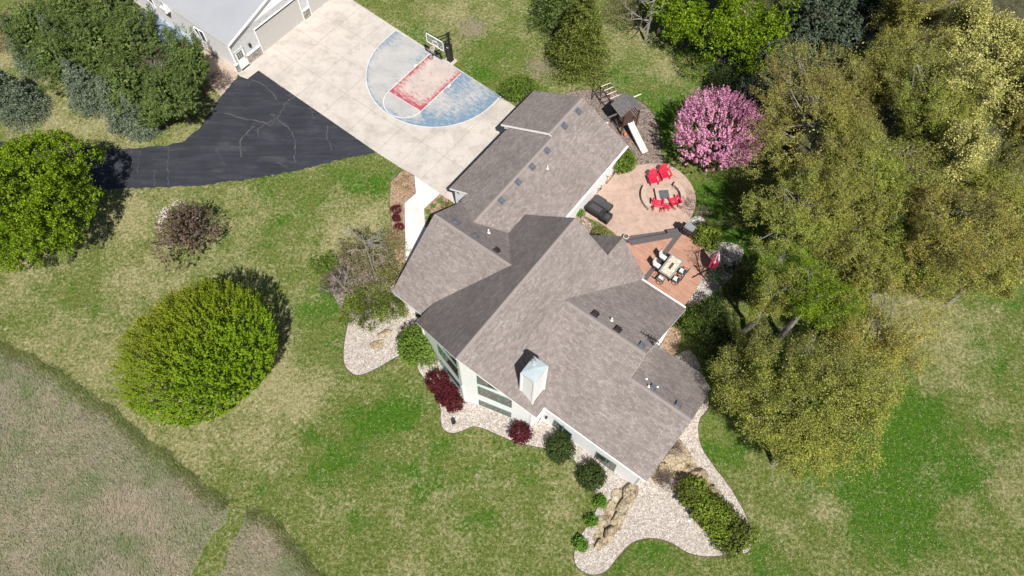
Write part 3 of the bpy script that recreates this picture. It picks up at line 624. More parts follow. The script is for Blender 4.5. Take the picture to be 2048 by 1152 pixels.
# windows on the two prow walls and the south-east wall: pixel quads
def window(parent, A, B, quad, split=None, outward=1, fr=.055, mat=None):
    pts = []; 
    for x, y in quad: p, n = onwall(x, y, A, B); pts.append(p)
    # outward = towards the camera
    if n @ (np.array([0, 0, H]) - pts[0]) < 0: n = -n
    c = sum(pts) / len(pts); b = MB()
    nf = np.cross(pts[1] - pts[0], pts[2] - pts[1])
    if nf @ n < 0: pts = pts[::-1]
    def inset(P_, k):
        out = []; N = len(P_)
        for i in range(N):
            a = P_[i - 1] - P_[i]; e = P_[(i + 1) % N] - P_[i]; a /= np.linalg.norm(a); e /= np.linalg.norm(e); s_ = a + e; sn = np.linalg.norm(np.cross(a, e)); out.append(P_[i] + s_ * k / max(sn, .35))
        return out
    inn = inset(pts, fr); o = n * .05
    for i in range(len(pts)):
        j = (i + 1) % len(pts); b.slab([pts[i] + o, pts[j] + o, inn[j] + o, inn[i] + o], -n * .06)
    if split:
        for k in split:
            (x0, y0), (x1, y1) = k; p0, _ = onwall(x0, y0, A, B); p1, _ = onwall(x1, y1, A, B); t = p1 - p0; t /= np.linalg.norm(t); s = np.cross(n, t) * .055
            b.slab([p0 - s + n * .06, p0 + s + n * .06, p1 + s + n * .06, p1 - s + n * .06], -n * .05)
    fo = b.build('window', mat or M['teal'], parent)
    g = MB(); g.slab([p + n * .02 for p in inset(pts, fr * .6)], -n * .01); g.build('pane', M['glass'], fo)
    return fo
def cr(ox, oy, s, pts): return [(ox + x / s, oy + y / s) for x, y in pts]
A1, B1 = W(*PK), W(*PR)
window(house, A1, B1, cr(940, 730, 8.23, [(112, 132), (122, 295), (515, 437), (400, 345)]))
window(house, A1, B1, cr(940, 730, 8.23, [(128, 338), (140, 470), (688, 700), (692, 572)]), [cr(940, 730, 8.23, [(537, 510), (533, 635)])])
window(house, A1, B1, cr(940, 730, 8.23, [(146, 568), (152, 645), (680, 860), (682, 782)]), [cr(940, 730, 8.23, [(530, 722), (528, 800)])])
A2, B2 = W(*PL), W(*PK)
window(house, A2, B2, cr(850, 660, 7.2, [(258, 250), (455, 405), (470, 530), (340, 360)]))
window(house, A2, B2, cr(850, 660, 7.2, [(180, 198), (205, 318), (492, 700), (480, 560)]), [cr(850, 660, 7.2, [(262, 320), (278, 420)])])
window(house, A2, B2, cr(850, 660, 7.2, [(225, 425), (236, 490), (512, 850), (506, 780)]), [cr(850, 660, 7.2, [(305, 530), (318, 600)])])
A3, B3 = W(13.38, 7), W(13.38, -1)
window(house, A3, B3, [(1110, 839), (1105, 850), (1141, 879), (1145, 868)], [[(1128, 852), (1124, 864)]])
window(house, A3, B3, [(1194, 903), (1189, 916), (1228, 943), (1234, 930)], [[(1214, 917), (1210, 929)]])
A4, B4 = W(14.2, 20.9), W(14.2, 17)
window(house, A4, B4, [(832, 622), (828, 640), (840, 646), (846, 632)])
# garden door light, wall lamp, downspout
def on(px, A, B): return onwall(px[0], px[1], A, B)
p, n = on((1094, 833), A3, B3)
b = MB(); b.box(p - U * .1, (.18, .14, .22), A_); b.build('wall_lamp', M['blackmetal'], house)
b = MB(); b.path([W(13.2, 6.85, 2.75), W(13.35, 6.95, 2.4), W(13.35, 6.95, .3), W(12.9, 6.9, .1)], .045, 6); b.build('downspout', M['trim'], house)
b = MB(); b.path([W(13.35, -.85, 2.75), W(13.42, -.8, 2.4), W(13.42, -.8, .1)], .045, 6); b.build('downspout', M['trim'], house)
b = MB(); b.path([W(23.55, 22.9, 2.9), W(23.65, 22.6, 2.5), W(23.65, 22.6, .1)], .05, 6); b.build('downspout', M['blackmetal'], house)
for a, c, gw in (((26.3, 14.55), (35.7, 14.55), .11), ((25.85, 6.9), (25.8, 3.1), .11), ((13.30, 6.9), (13.30, -1.3), .05)):
    b = MB(); t = W(*c) - W(*a); b.box((W(*a) + W(*c)) / 2 + [0, 0, 2.9], (np.linalg.norm(t), gw, .13), math.atan2(t[1], t[0])); b.build('gutter', M['trim'], house)
for a, c in (((23.5, 23.7), (31.0, 23.7)), ((31.2, 24.4), (35.7, 24.4))):
    b = MB(); t = W(*c) - W(*a); b.box((W(*a) + W(*c)) / 2 + [0, 0, 2.9], (np.linalg.norm(t), .11, .13), math.atan2(t[1], t[0])); b.build('gutter', M['blackmetal'], house)
# chimney
b = MB(); b.prism([W(*p) for p in [(12.88, 7.6), (14.2, 7.6), (14.2, 8.62), (12.88, 8.62)]], 3.3, 7.9)
ch = b.build('chimney', M['siding'], house)
b = MB()
for p in [(12.88, 7.6), (14.2, 7.6), (14.2, 8.62), (12.88, 8.62)]: b.box(W(*p) + [0, 0, 5.65], (.12, .12, 4.5), A_)
b.build('corner_trim', M['trim'], ch)
b = MB(); q = [W(*p) for p in [(12.83, 7.55), (14.25, 7.55), (14.25, 8.67), (12.83, 8.67)]]; b.prism(q, 7.86, 7.98)
apx = W(13.6, 8.15, 8.09)
for i in range(4): b.face([q[i] + [0, 0, 7.98], q[(i + 1) % 4] + [0, 0, 7.98], apx])
b.build('chimney_cap', M['galv'], ch)
b = MB(); p = W(13.85, 8.4, 8.0); b.tube(p, p + [0, 0, .35], .12, .12, 16); b.tube(p + [0, 0, .35], p + [0, 0, .42], .17, .17, 16); b.tube(p + [0, 0, .42], p + [0, 0, .5], .17, .08, 16); b.build('flue_pipe', M['chrome'], ch, smooth=False)
# vents
def frame_on(f):
    g = (f(1, 0) - f(0, 0)) * U + (f(0, 1) - f(0, 0)) * V; n = np.array([-g[0], -g[1], 1.]); n /= np.linalg.norm(n); s = -np.array([g[0], g[1], g[:2] @ g[:2]]); s /= np.linalg.norm(s); return n, s, np.cross(n, s)
def vent(px, py, f, mat, s=.22):
    p = onp(px, py, f); n, dn, ac = frame_on(f); b = MB()
    b.slab([p + n * .02 + dn * s * a + ac * s * c for a, c in ((-1.3, -1.25), (1.3, -1.25), (1.3, 1.25), (-1.3, 1.25))], -n * .03)
    lo = [p + dn * s * a + ac * s * c for a, c in ((-1, -.9), (1.05, -.9), (1.05, .9), (-1, .9))]; hi = [p + n * h + dn * s * a + ac * s * c for a, c, h in ((-.75, -.7, .1), (.9, -.8, .19), (.9, .8, .19), (-.75, .7, .1))]
    b.face(hi); 
    for i in range(4): j = (i + 1) % 4; b.face([lo[i], lo[j], hi[j], hi[i]])
    b.build('roof_vent', mat, house)
for x, y in ((1157, 223), (1129, 252), (1094, 301), (1064, 333), (1036, 364), (1003, 401)): vent(x, y, GE, M['vent'])
for x, y in ((912, 445), (951, 472)): vent(x, y, WN, M['vent'])
M['darkvent'] = simple('dark_vent', (.03, .022, .022), .6, .2)
vent(993, 501, WN, M['darkvent'], .2); vent(1190, 628, N1, M['darkvent'], .22); vent(1235, 659, N1, M['darkvent'], .22); vent(1283, 691, N1, M['vent'], .2)
vent(1305, 776, N2, M['vent'], .2); vent(1355, 811, N2, M['vent'], .2)
def pipe(px, py, f, h=.35, r=.05, mat='white'):
    p = onp(px, py, f); b = MB(); b.tube(p, p + [0, 0, .06], r * 2.4, r * 1.6, 10); b.tube(p, p + [0, 0, h], r, r, 10); b.build('vent_pipe', M[mat], house)
pipe(1095, 337, GE); pipe(977, 466, WN, .45, .06); pipe(1223, 641, N1, .35, .055); pipe(1297, 774, N2, .25); pipe(1293, 758, N2, .1, .04); pipe(1315, 774, N2, .1, .04)
# dish & antenna rest on the roof
p = onp(1012, 450, WN); t = thing('satellite_dish', 'flat white square satellite dish on a small tripod on the roof', 'satellite dish', p)
b = MB(); q = p + np.array([0, 0, .5])
for a in (0, 2.1, 4.2): b.tube(p + np.array([math.cos(a) * .3, math.sin(a) * .3, 0]), p + [0, 0, .3], .02)
b.tube(p, q, .03); b.build('mast', M['blackmetal'], t)
b = MB(); b.box(q + [0, 0, .03], (.52, .34, .05), .35 + A_ - 1.2, rx=.25); b.build('panel', M['white'], t)
p = onp(1305, 690, N1); t = thing('roof_antenna', 'black and silver television antenna mounted near the roof valley', 'antenna', p)
b = MB(); b.tube(p, p + [0, 0, 1.1], .03); b.build('mast', M['blackmetal'], t)
b = MB(); a0 = p + np.array([-.45, .35, .9]); a1 = p + np.array([.35, -.35, 1.0]); b.tube(a0, a1, .03)
for k in range(6):
    c = a0 + (a1 - a0) * k / 5; s = np.array([.6, .7, 0]) * (.12 + .05 * k); b.tube(c - s, c + s, .02, n=4)
b.build('aerial', M['blackmetal'], t)
b = MB(); b.tube(p + [.1, -.2, .7], p + [.45, -.6, .7], .035); b.ring(p + [.1, -.15, .75], .16, .02); b.ring(p + [.38, -.45, .75], .16, .02); b.build('reflector', M['chrome'], t)
# ---------------------------------------------------------------- outbuilding
barn = thing('outbuilding', 'white sided garage building with grey metal roof and stone trim', 'garage', W(23.2, 49))
u0, u1, v0, v1, ur = 23.15, 38.0, 49.0, 68.0, 30.6
b = MB(); b.prism([W(*p) for p in [(u0, v0), (u1, v0), (u1, v1), (u0, v1)]], 0, 3.45); wallpoly(b, (u0, v0), (u1, v0), [(0, 3.45), (.5, 5.5), (1, 3.45)], .2); b.build('wall', M['siding'], barn)
BF = lambda u, v: 3.58 + .28 * (u - 23.1); BG = lambda u, v: 3.58 + .28 * (38.1 - u)
roof(BF, [(23.05, 48.65), (30.6, 48.65), (30.6, 68.4), (23.05, 68.4)], 'roof', [M['metal_roof'], M['trim']], .3, barn); roof(BG, [(30.6, 48.65), (38.15, 48.65), (38.15, 68.4), (30.6, 68.4)], 'roof', [M['metal_roof'], M['trim']], .3, barn)
b = MB()
for k in range(8): 
    pass
vb = v0
def bx(b, ua, ub, z0, z1, dep=.05, back=.04):
    b.prism([W(*p) for p in [(ua, vb - dep), (ub, vb - dep), (ub, vb + back), (ua, vb + back)]], z0, z1)
def gdoor(ua, ub, zt_):
    f = MB(); bx(f, ua - .06, ua, 0, zt_, .07); bx(f, ub, ub + .06, 0, zt_, .07); bx(f, ua - .06, ub + .06, zt_, zt_ + .06, .075)
    o = MB(); bx(o, ua, ub, 0, zt_, .03); dd = o.build('garage_door', M['garage_door'], barn); f.build('door_frame', M['trim'], dd)
    s = MB(); bx(s, ua, ub, zt_ - .16, zt_, .06); s.build('recess_shade_strip', M['dark'], dd)  # dark strip stands in for the shaded recess at the door top
gdoor(26.2, 31.6, 2.75); gdoor(32.65, 37.2, 2.75)
b = MB(); bx(b, 23.4, 24.36, .05, 2.06, .06); dr = b.build('door', M['white'], barn)
b = MB(); bx(b, 23.30, 23.4, 0, 2.14, .08); bx(b, 24.36, 24.46, 0, 2.14, .08); bx(b, 23.3, 24.46, 2.06, 2.16, .09); b.build('door_frame', M['garage_door'], dr)
b = MB()
for i in range(3):
    for j in range(3): bx(b, 23.55 + i * .22, 23.73 + i * .22, 1.15 + j * .27, 1.38 + j * .27, .075)
b.build('pane', M['glass'], dr)
b = MB(); b.tube(W(24.25, 48.9, 1.0), W(24.25, 48.86, 1.0), .04, n=10); b.build('handle', M['blackmetal'], dr); b = MB(); b.tube(W(24.25, 48.92, 1.15), W(24.25, 48.88, 1.15), .03, n=10); b.build('deadbolt', M['blackmetal'], dr)
b = MB(); bx(b, 23.4, 24.36, 0, .05, .2); b.build('doorstep', M['dark'], barn)
for ua, ub, zz in ((24.5, 26.05, .95), (31.75, 32.5, .95), (23.0, 23.27, .9)):
    b = MB(); bx(b, ua, ub, 0, zz, .12); b.build('stone_skirt', M['stone'], barn); b = MB(); bx(b, ua - .03, ub + .03, zz, zz + .07, .16); b.build('ledge', M['trim'], barn)
p, n = on((499, 91), W(23, 49), W(30, 49)); b = MB(); b.box(p - V * .08 , (.16, .16, .3), A_); b.box(p - V * .08 + [0, 0, .2], (.24, .22, .06), A_); b.build('wall_lamp', M['blackmetal'], barn)
b = MB(); b.box(W(23.14, 48.98, 1.75), (.16, .16, 3.4), A_); b.build('corner_board', M['trim'], barn)
AB, BB = W(23.15, 49), W(23.15, 60)
window(barn, AB, BB, cr(240, 0, 7.2, [(1045, 378), (1175, 572), (1268, 630), (1190, 460)]), [cr(240, 0, 7.2, [(1125, 430), (1190, 575)])], mat=M['trim'], fr=.03)
window(barn, AB, BB, [(285, -12), (305, 8), (313, 17), (300, -8)], mat=M['trim'])
p, n = on((334, 15), AB, BB); b = MB(); b.box(p - U * .25, (.5, .7, .5), A_); b.build('wall_unit', M['white'], barn)
b = MB(); b.tube(p - U * .3 + [0, 0, .25], p - U * .3 + [0, 0, .8], .03); b.build('conduit', M['blackmetal'], barn)
# ---------------------------------------------------------------- basketball hoop
hb = W(36.22, 34.29); t = thing('basketball_hoop', 'black padded basketball hoop with glass backboard beside the painted court', 'basketball hoop', hb)
b = MB(); q = [hb + U * a + V * c for a, c in ((-.5, -.55), (.35, -.6), (.5, .45), (-.3, .5))]; b.prism(q[::1], 0, .05); b.build('footing', M['concrete'], t)
b = MB(); b.box(hb + [0, 0, .12], (.5, .5, .22), A_); b.box(hb + [0, 0, 1.05], (.42, .40, 1.9), A_, taper=.9); b.build('pole_pad', M['dark'], t)
b = MB(); b.box(hb + [0, 0, 2.3], (.16, .16, 1.9), A_); b.box(hb + U * .0 + [0, 0, 3.2], (.28, .2, .35), A_); b.build('pole', M['blackmetal'], t)
b = MB()
for sv_ in (-.13, .13):
    b.tube(hb + V * sv_ + [0, 0, 2.35], W(34.65, 34.42 + sv_ * 1.6, 3.1), .045, n=6); b.tube(hb + V * sv_ + [0, 0, 3.1], W(34.65, 34.42 + sv_ * 1.6, 3.65), .045, n=6)
b.tube(hb + U * .35 + [0, 0, 2.4], hb - U * .4 + [0, 0, 2.6], .06); b.tube(hb + V * .4 + [0, 0, 2.45], hb - V * .4 + [0, 0, 2.45], .035)
b.build('arm', M['blackmetal'], t)
bb0, bb1, z0, z1, ub = 33.45, 35.45, 2.9, 3.95, 34.6
b = MB(); b.prism([W(ub - .01, bb0), W(ub + .01, bb0), W(ub + .01, bb1), W(ub - .01, bb1)], z0, z1); bd = b.build('backboard', M['board'], t)
b = MB()
for a, c, e, g in ((bb0, bb1, z0, z0 + .06), (bb0, bb1, z1 - .07, z1), (bb0, bb0 + .06, z0, z1), (bb1 - .06, bb1, z0, z1), (34.1, 34.74, z0 + .12, z0 + .17), (34.1, 34.74, z0 + .55, z0 + .6), (34.1, 34.15, z0 + .12, z0 + .6), (34.69, 34.74, z0 + .12, z0 + .6)):
    k = .035 if (c - a > 1.5 or g - e > .9) else .022
    b.prism([W(ub - k, a), W(ub + k, a), W(ub + k, c), W(ub - k, c)], e, g)
b.build('backboard_frame', M['white'], bd)
b = MB(); ur_ = ub + .09
for y0_, y1_, e, g in ((bb0, bb1, z0, z0 + .09), (bb0, bb1, z1 - .09, z1), (bb0, bb0 + .09, z0, z1), (bb1 - .09, bb1, z0, z1), (34.05, 34.15, z0, z1), (34.72, 34.82, z0, z1)): b.prism([W(ur_ - .03, y0_), W(ur_ + .03, y0_), W(ur_ + .03, y1_), W(ur_ - .03, y1_)], e, g)
b.tube(W(ur_, 34.1, z1 - .05), W(ur_, bb0 + .05, z0 + .05), .03, n=4); b.tube(W(ur_, 34.8, z1 - .05), W(ur_, bb1 - .05, z0 + .05), .03, n=4)
b.build('rear_frame', M['blackmetal'], bd)
b = MB(); b.ring(W(34.15, 34.42, 3.05), .235, .018, 24); b.box(W(34.47, 34.42, 3.03), (.2, .14, .1), A_); rim = b.build('rim', simple('rim_paint', (.75, .35, .28), .5), t)
b = MB()
for k in range(12):
    a0, a1 = k * math.pi / 6, (k + 1) * math.pi / 6; c = W(34.15, 34.42, 0)
    f = lambda a, r, z: c + np.array([math.cos(a) * r, math.sin(a) * r, z])
    b.tube(f(a0, .225, 3.04), f(a1, .15, 2.82), .006, n=4); b.tube(f(a1, .225, 3.04), f(a0, .15, 2.82), .006, n=4); b.tube(f(a0, .15, 2.82), f(a1, .12, 2.62), .006, n=4); b.tube(f(a1, .15, 2.82), f(a0, .12, 2.62), .006, n=4)
b.build('net', M['white'], rim)
b = MB(); fc = hb - U * .215 + [0, 0, 1.75]   # curved tick emblem on the pad
X1, Y1 = -V, np.array([-.02, 0, 1.])
sww = [(-.17, .02), (-.10, -.07), (0, -.05), (.17, .09), (.0, .0), (-.09, -.01)]
b.slab([fc + X1 * a * 1.0 + np.array([0, 0, c]) * 1.0 for a, c in sww], -U * .012); b.build('emblem', M['white'], t)
# ---------------------------------------------------------------- rocks
def rock(name, c, sx, sy, sz, rz, seed, label, group, sink=.25, mat='rock'):
    import bmesh
    bm = bmesh.new(); bmesh.ops.create_icosphere(bm, subdivisions=3, radius=1); r = random.Random(seed)
    ph = [(Vector((r.gauss(0, 1), r.gauss(0, 1), r.gauss(0, 1))).normalized(), r.uniform(.5, .92)) for _ in range(16)]
    for v in bm.verts:
        k = v.co.normalized(); s = 1.
        for d_, h in ph:
            q = k.dot(d_)
            if q > h * .8: s = min(s, h * .8 / q + .02)
        s *= 1 + .05 * math.sin(k.x * 11 + seed) * math.sin(k.y * 9 + k.z * 5) + r.gauss(0, .012); v.co = k * s
    M_ = Matrix.Rotation(rz, 4, 'Z') @ Matrix.Diagonal((sx, sy, sz, 1)); bm.transform(M_)
    me = bpy.data.meshes.new(name); bm.to_mesh(me); bm.free(); o = link(name, me, M[mat]); o.location = (float(c[0]), float(c[1]), sz * (1 - sink) - sz * .35); return tag(o, label, 'boulder' if sx > .3 else 'stone', group)
RG = 'tan boulders set in the gravel beds'
for i, (x, y, sx, sy, sz, rz, lb) in enumerate([(1352, 915, 1.25, 1.0, .45, .3, 'largest flat tan boulder emerging from under the lower right roof corner'), (1325, 935, .7, .5, .3, .8, 'reddish tan boulder tucked under the lower right roof corner'), (1395, 950, 1.15, .75, .4, -.3, 'flat tan boulder touching the top end of the long juniper'),
        (1428, 985, .95, .45, .35, -.9, 'narrow tan boulder along the right side of the long juniper'), (1375, 940, .6, .5, .3, .1, 'small boulder wedged between the two biggest flat boulders'), (772, 668, 1.0, .42, .3, .55, 'long pale boulder in the gravel bed left of the round yew bush'), (752, 690, .9, .7, .12, .3, 'low buff slab barely above the gravel left of the yew bush')]):
    rock('boulder', P(x, y), sx, sy, sz, rz, 10 + i, lb, RG)
LG = 'sandstone ledge stones running down from the house corner'
for i, (x, y, sx, sy, sz, rz, lb) in enumerate([(1259, 988, 1.0, .62, .42, 1.1, 'ledge stone nearest the lower house corner, right of the crack'), (1251, 1014, 1.0, .52, .40, .85, 'second ledge stone down the right side of the crack'), (1237, 1040, 1.05, .55, .36, 1.1, 'long ledge stone halfway down the right side of the crack'),
        (1219, 1068, 1.0, .52, .32, .9, 'pale ledge stone low on the right side of the crack'), (1231, 990, .95, .6, .13, .9, 'low flat ledge stone left of the crack by the house corner'), (1217, 1016, .85, .5, .12, 1.2, 'low flat ledge stone left of the crack between the first two hostas'), (1203, 1042, .75, .45, .12, .9, 'lowest flat ledge stone left of the crack'), (1197, 1092, .6, .38, .24, 1.0, 'small end stone where the ledge meets open gravel')]):
    rock('ledge_stone', P(x, y), sx, sy, sz, rz, 40 + i, lb, LG)
rock('decor_stone', P(1378, 1040), .28, .2, .18, 0, 77, 'white stone beside the left edge of the long juniper', None, mat='white')
# ---------------------------------------------------------------- deck
DZ = .60
dk = thing('deck', 'raised composite deck with terracotta boards and grey borders behind the house', 'deck', P(1340, 530))
def dpoly(pts, z=DZ): return [P(x, y, z) for x, y in pts]
b = MB(); main = dpoly([(1357, 466), (1392, 479), (1424, 512), (1412, 545), (1398, 568), (1368, 614), (1300, 620), (1240, 560), (1225, 482), (1258, 486)])
def zp(b, pts, z0, z1, mi=0, mit=None):
    ar = sum(a[0] * c[1] - c[0] * a[1] for a, c in zip(pts, pts[1:] + pts[:1]))
    b.prism(pts if ar > 0 else pts[::-1], z0, z1, mi, mit)
zp(b, main, .1, DZ); b.build('decking', M['deck'], dk, planar=True)
b = MB(); zp(b, dpoly([(1355, 464), (1365, 467.5), (1294, 561), (1285, 557)], DZ), DZ - .02, DZ + .004); zp(b, dpoly([(1255, 481), (1352, 463), (1350, 475), (1262, 491)], DZ), DZ - .02, DZ + .006); b.build('border_board', M['deckgrey'], dk)
for i, (a0, b0, a1, b1, zz) in enumerate([((1249, 477), (1357, 462), (1340, 464), (1252, 483), .2), ((1252, 479), (1341, 466), (1338, 472), (1255, 485), .4)]):
    pass
for i in range(2):
    b = MB(); zz = .22 + .2 * i; dy = i * 5.2
    zp(b, dpoly([(1244 + i * 3, 474 + dy), (1335, 461.5 + dy), (1338, 474 + dy), (1250, 487)], zz), .07 if i == 0 else .2, zz); b.build('step', M['deckgrey'], dk)
b = MB(); zp(b, dpoly([(1333, 460), (1358, 456), (1364, 470), (1340, 475)], DZ), .05, DZ + .008); b.build('landing', M['deckgrey'], dk)
# ---------------------------------------------------------------- prototypes & placing
def copy_tree(o, parent=None):
    c = o.copy(); COL.objects.link(c); c.parent = parent
    for ch in list(o.children): copy_tree(ch, c)
    return c
def place(proto, used, loc, rz, label, group=None):
    o = proto if not used else copy_tree(proto)
    o.location = Vector([float(k) for k in loc]); o.rotation_euler = (0, 0, rz); o['label'] = label
    if 'adirondack' in o.name: o.scale = (1.14, 1.14, 1.1)
    if group: o['group'] = group
    return o
# adirondack: faces +x
def adirondack():
    t = thing('adirondack_chair', 'x', 'chair'); 
    b = MB()
    for k in range(6): b.box((.0 + k * .085, 0, .30 + k * .022), (.075, .56, .022), ry=-.25)
    b.build('seat', M['red'], t)
    b = MB()
    for k in range(7):
        y = (k - 3) * .082; L = .86 - .03 * abs(k - 3) ** 1.6
        c = np.array([-.20, y * 1.0, .62]); ang = -.52
        b.box((-.06 - math.sin(.5) * L / 2, y * 1.08, .26 + math.cos(.5) * L / 2), (.022, .07, L), ry=-.5)
    for h in (.25, .62): b.box((-.08 - math.sin(.5) * h, 0, .26 + math.cos(.5) * h), (.035, .56, .06), ry=-.5)
    b.build('backrest', M['red'], t)
    for s in (-1, 1):
        b = MB(); b.box((.14, s * .36, .58), (.74, .13, .03)); b.build('armrest', M['red'], t)
        b = MB(); b.box((.40, s * .31, .28), (.10, .035, .56)); b.build('leg', M['red'], t)
        b = MB(); b.box((-.05, s * .28, .20), (1.0, .035, .12), ry=.34 - .6 * 0); b.box((-.18, s * .33, .34), (.09, .03, .45)); b.build('leg', M['red'], t)
    return t
ac = adirondack(); G = 'red adirondack chairs around the fire pit'
for i, (x, y, az, lb) in enumerate([(1305, 362, -78, 'red adirondack chair above the fire pit, nearer the house'), (1327, 352, -72, 'red adirondack chair above the fire pit, nearer the pink tree'), (1314, 416, 83, 'red adirondack chair below the fire pit, left of the red side table'), (1349, 411, 112, 'red adirondack chair below the fire pit, right of the red side table')]):
    place(ac, i > 0, P(x, y, .06), math.radians(az), lb, G)
p = P(1332, 419, .06); t = thing('side_table', 'small red slatted side table between two red chairs', 'table', p, rot=0)
b = MB()
for k in range(6): b.box(p + np.array([-.2 + k * .08, 0, .42]), (.07, .44, .022))
b.build('table_top', M['red'], t)
for a in (-.17, .17):
    for c in (-.17, .17): b = MB(); b.box(p + np.array([a, c, .2]), (.05, .05, .41)); b.build('leg', M['red'], t)
# fire pit and seat walls
q = [P(x, y, .45) for x, y in [(1310, 377), (1342, 375), (1347.6, 403), (1316, 406.5)]][::-1]
cq = sum(q) / 4; t = thing('fire_pit', 'square stone fire pit with dark metal lid at the patio centre', 'fire pit', [cq[0], cq[1], .06])
b = MB(); b.prism(q, .06, .38); b.build('pit_wall', M['stone'], t)
b = MB(); b.prism([cq + (k - cq) * 1.04 for k in q], .38, .45); b.build('cap', M['capstone'], t)
lid = [P(x, y, .48) for x, y in [(1317, 381), (1336, 379), (1339.8, 396), (1320.5, 397.7)]][::-1]
b = MB(); b.prism(lid, .45, .475); lo = b.build('lid', simple('slate_lid', (.10, .11, .125), .45, .15), t)
b = MB(); m_ = sum(lid) / 4; b.box([m_[0], m_[1], .49], (.02, .45, .02), .12); b.build('hinge', M['chrome'], lo)
cc = P(1326.5, 392, .4)
def arcwall(r0, r1, a0, a1, label):
    t = thing('seat_wall', label, 'low wall', [cc[0] + (r0 + r1) / 2 * math.cos(math.radians((a0 + a1) / 2)), cc[1] + (r0 + r1) / 2 * math.sin(math.radians((a0 + a1) / 2)), .06], 'curved stone seat walls')
    for z0, z1, e, mt, nm in ((.06, .44, 0, 'stone', 'wall_body'), (.44, .52, .03, 'capstone', 'cap')):
        A = [math.radians(a0 + (a1 - a0) * k / 22) for k in range(23)]
        pts = [cc[:2] + (r1 + e) * np.array([math.cos(a), math.sin(a)]) for a in A] + [cc[:2] + (r0 - e) * np.array([math.cos(a), math.sin(a)]) for a in A[::-1]]
        b = MB(); b.prism(pts, z0, z1); b.build(nm, M[mt], t)
arcwall(1.5, 1.85, 145, 222, 'curved stone seat wall on the house side of the fire pit'); arcwall(1.5, 1.85, -38, 50, 'curved stone seat wall on the far side of the fire pit')
# wicker
def wicker(name, label, px, py, L, D, hs, hb_, rz, arms=(1, 1), cat='sofa', back=True):
    p = P(px, py, .06); t = thing(name, label, cat, p, 'black wicker patio seating by the house wall'); c, s = math.cos(rz), math.sin(rz)
    f = lambda x, y, z: p + np.array([x * c - y * s, x * s + y * c, z])
    b = MB(); b.box(f(0, 0, hs / 2), (L, D, hs), rz); b.build('seat_base', M['black'], t)
    b = MB(); b.box(f(0, (-.06 if back else 0), hs + .05), (L - .3 * (1 if sum(arms) else .3), D - .24, .1), rz); b.build('cushion', M['cushion'], t)
    if back: b = MB(); b.box(f(0, D / 2 - .08, hb_ / 2), (L, .16, hb_), rz); b.build('backrest', M['black'], t)
    for k, sx in zip(arms, (-1, 1)):
        if k: b = MB(); b.box(f(sx * (L / 2 - .08), -.02, .3), (.16, D - .05, .6), rz); b.build('armrest', M['black'], t)
M['cushion'] = simple('charcoal_cushion', (.055, .056, .06), .8, .15, 8)
AV = math.atan2(V[1], V[0])
wicker('patio_sofa', 'long black wicker sofa nearest the rubble strip', 1193, 426, 1.75, .85, .38, .72, AV, (1, 1))
wicker('patio_armchair', 'black wicker armchair at the lower right of the sofa', 1210, 438, .85, .85, .38, .7, AV + math.pi / 2 * 3, (1, 1), 'chair')
wicker('patio_ottoman', 'large square black wicker ottoman nearest the garage wall', 1197, 407, .95, .95, .40, .4, AV, (0, 0), 'ottoman', False)
wicker('patio_table', 'square black wicker coffee table right of the ottoman', 1211, 416, .95, .85, .36, .4, AV, (0, 0), 'table', False)
# rack, rings, planter
p = P(1216, 358, 0); t = thing('log_rack', 'black metal firewood rack against the garage wall', 'rack', p)
b = MB()
for k in (-.55, .55):
    for e in (-.18, .18): b.tube(p + U * k + V * e, p + U * k + V * e + [0, 0, 1.1], .022)
    b.tube(p + U * k + V * .18 + [0, 0, 1.1], p + U * k - V * .18 + [0, 0, 1.1], .022)
for e in (-.18, .18): b.tube(p - U * .55 + V * e + [0, 0, .12], p + U * .55 + V * e + [0, 0, .12], .022); b.tube(p - U * .55 + V * e + [0, 0, 1.05], p + U * .55 + V * e + [0, 0, .15], .015)
b.build('rack_frame', M['blackmetal'], t)
def ring_stand(px, py, label):
    p = P(px, py, 0); t = thing('plant_ring', label, 'plant stand', p, 'black ring plant stands by the garage wall'); b = MB(); b.ring(p + [0, 0, .5], .22, .025, 20); b.build('top_ring', M['blackmetal'], t)
    b = MB(); 
    for k in range(3): a = k * 2.1; e = np.array([math.cos(a), math.sin(a), 0]); b.tube(p + e * .2, p + e * .22 + [0, 0, .5], .015)
    b.ring(p + [0, 0, .15], .16, .015, 16); b.build('stand_legs', M['blackmetal'], t)
ring_stand(1197, 380, 'black ring plant stand between the log rack and the ottoman'); ring_stand(1172, 401, 'black ring plant stand left of the wicker ottoman, against the wall')
p = P(1251, 478, .06); t = thing('planter_pot', 'round white planter pot where the steps meet the roof corner', 'planter', p)
b = MB(); b.tube(p, p + [0, 0, .42], .16, .24, 18); b.build('pot', M['white'], t); b = MB(); b.tube(p + [0, 0, .38], p + [0, 0, .43], .21, .21, 18); b.build('soil', M['bark'], t)
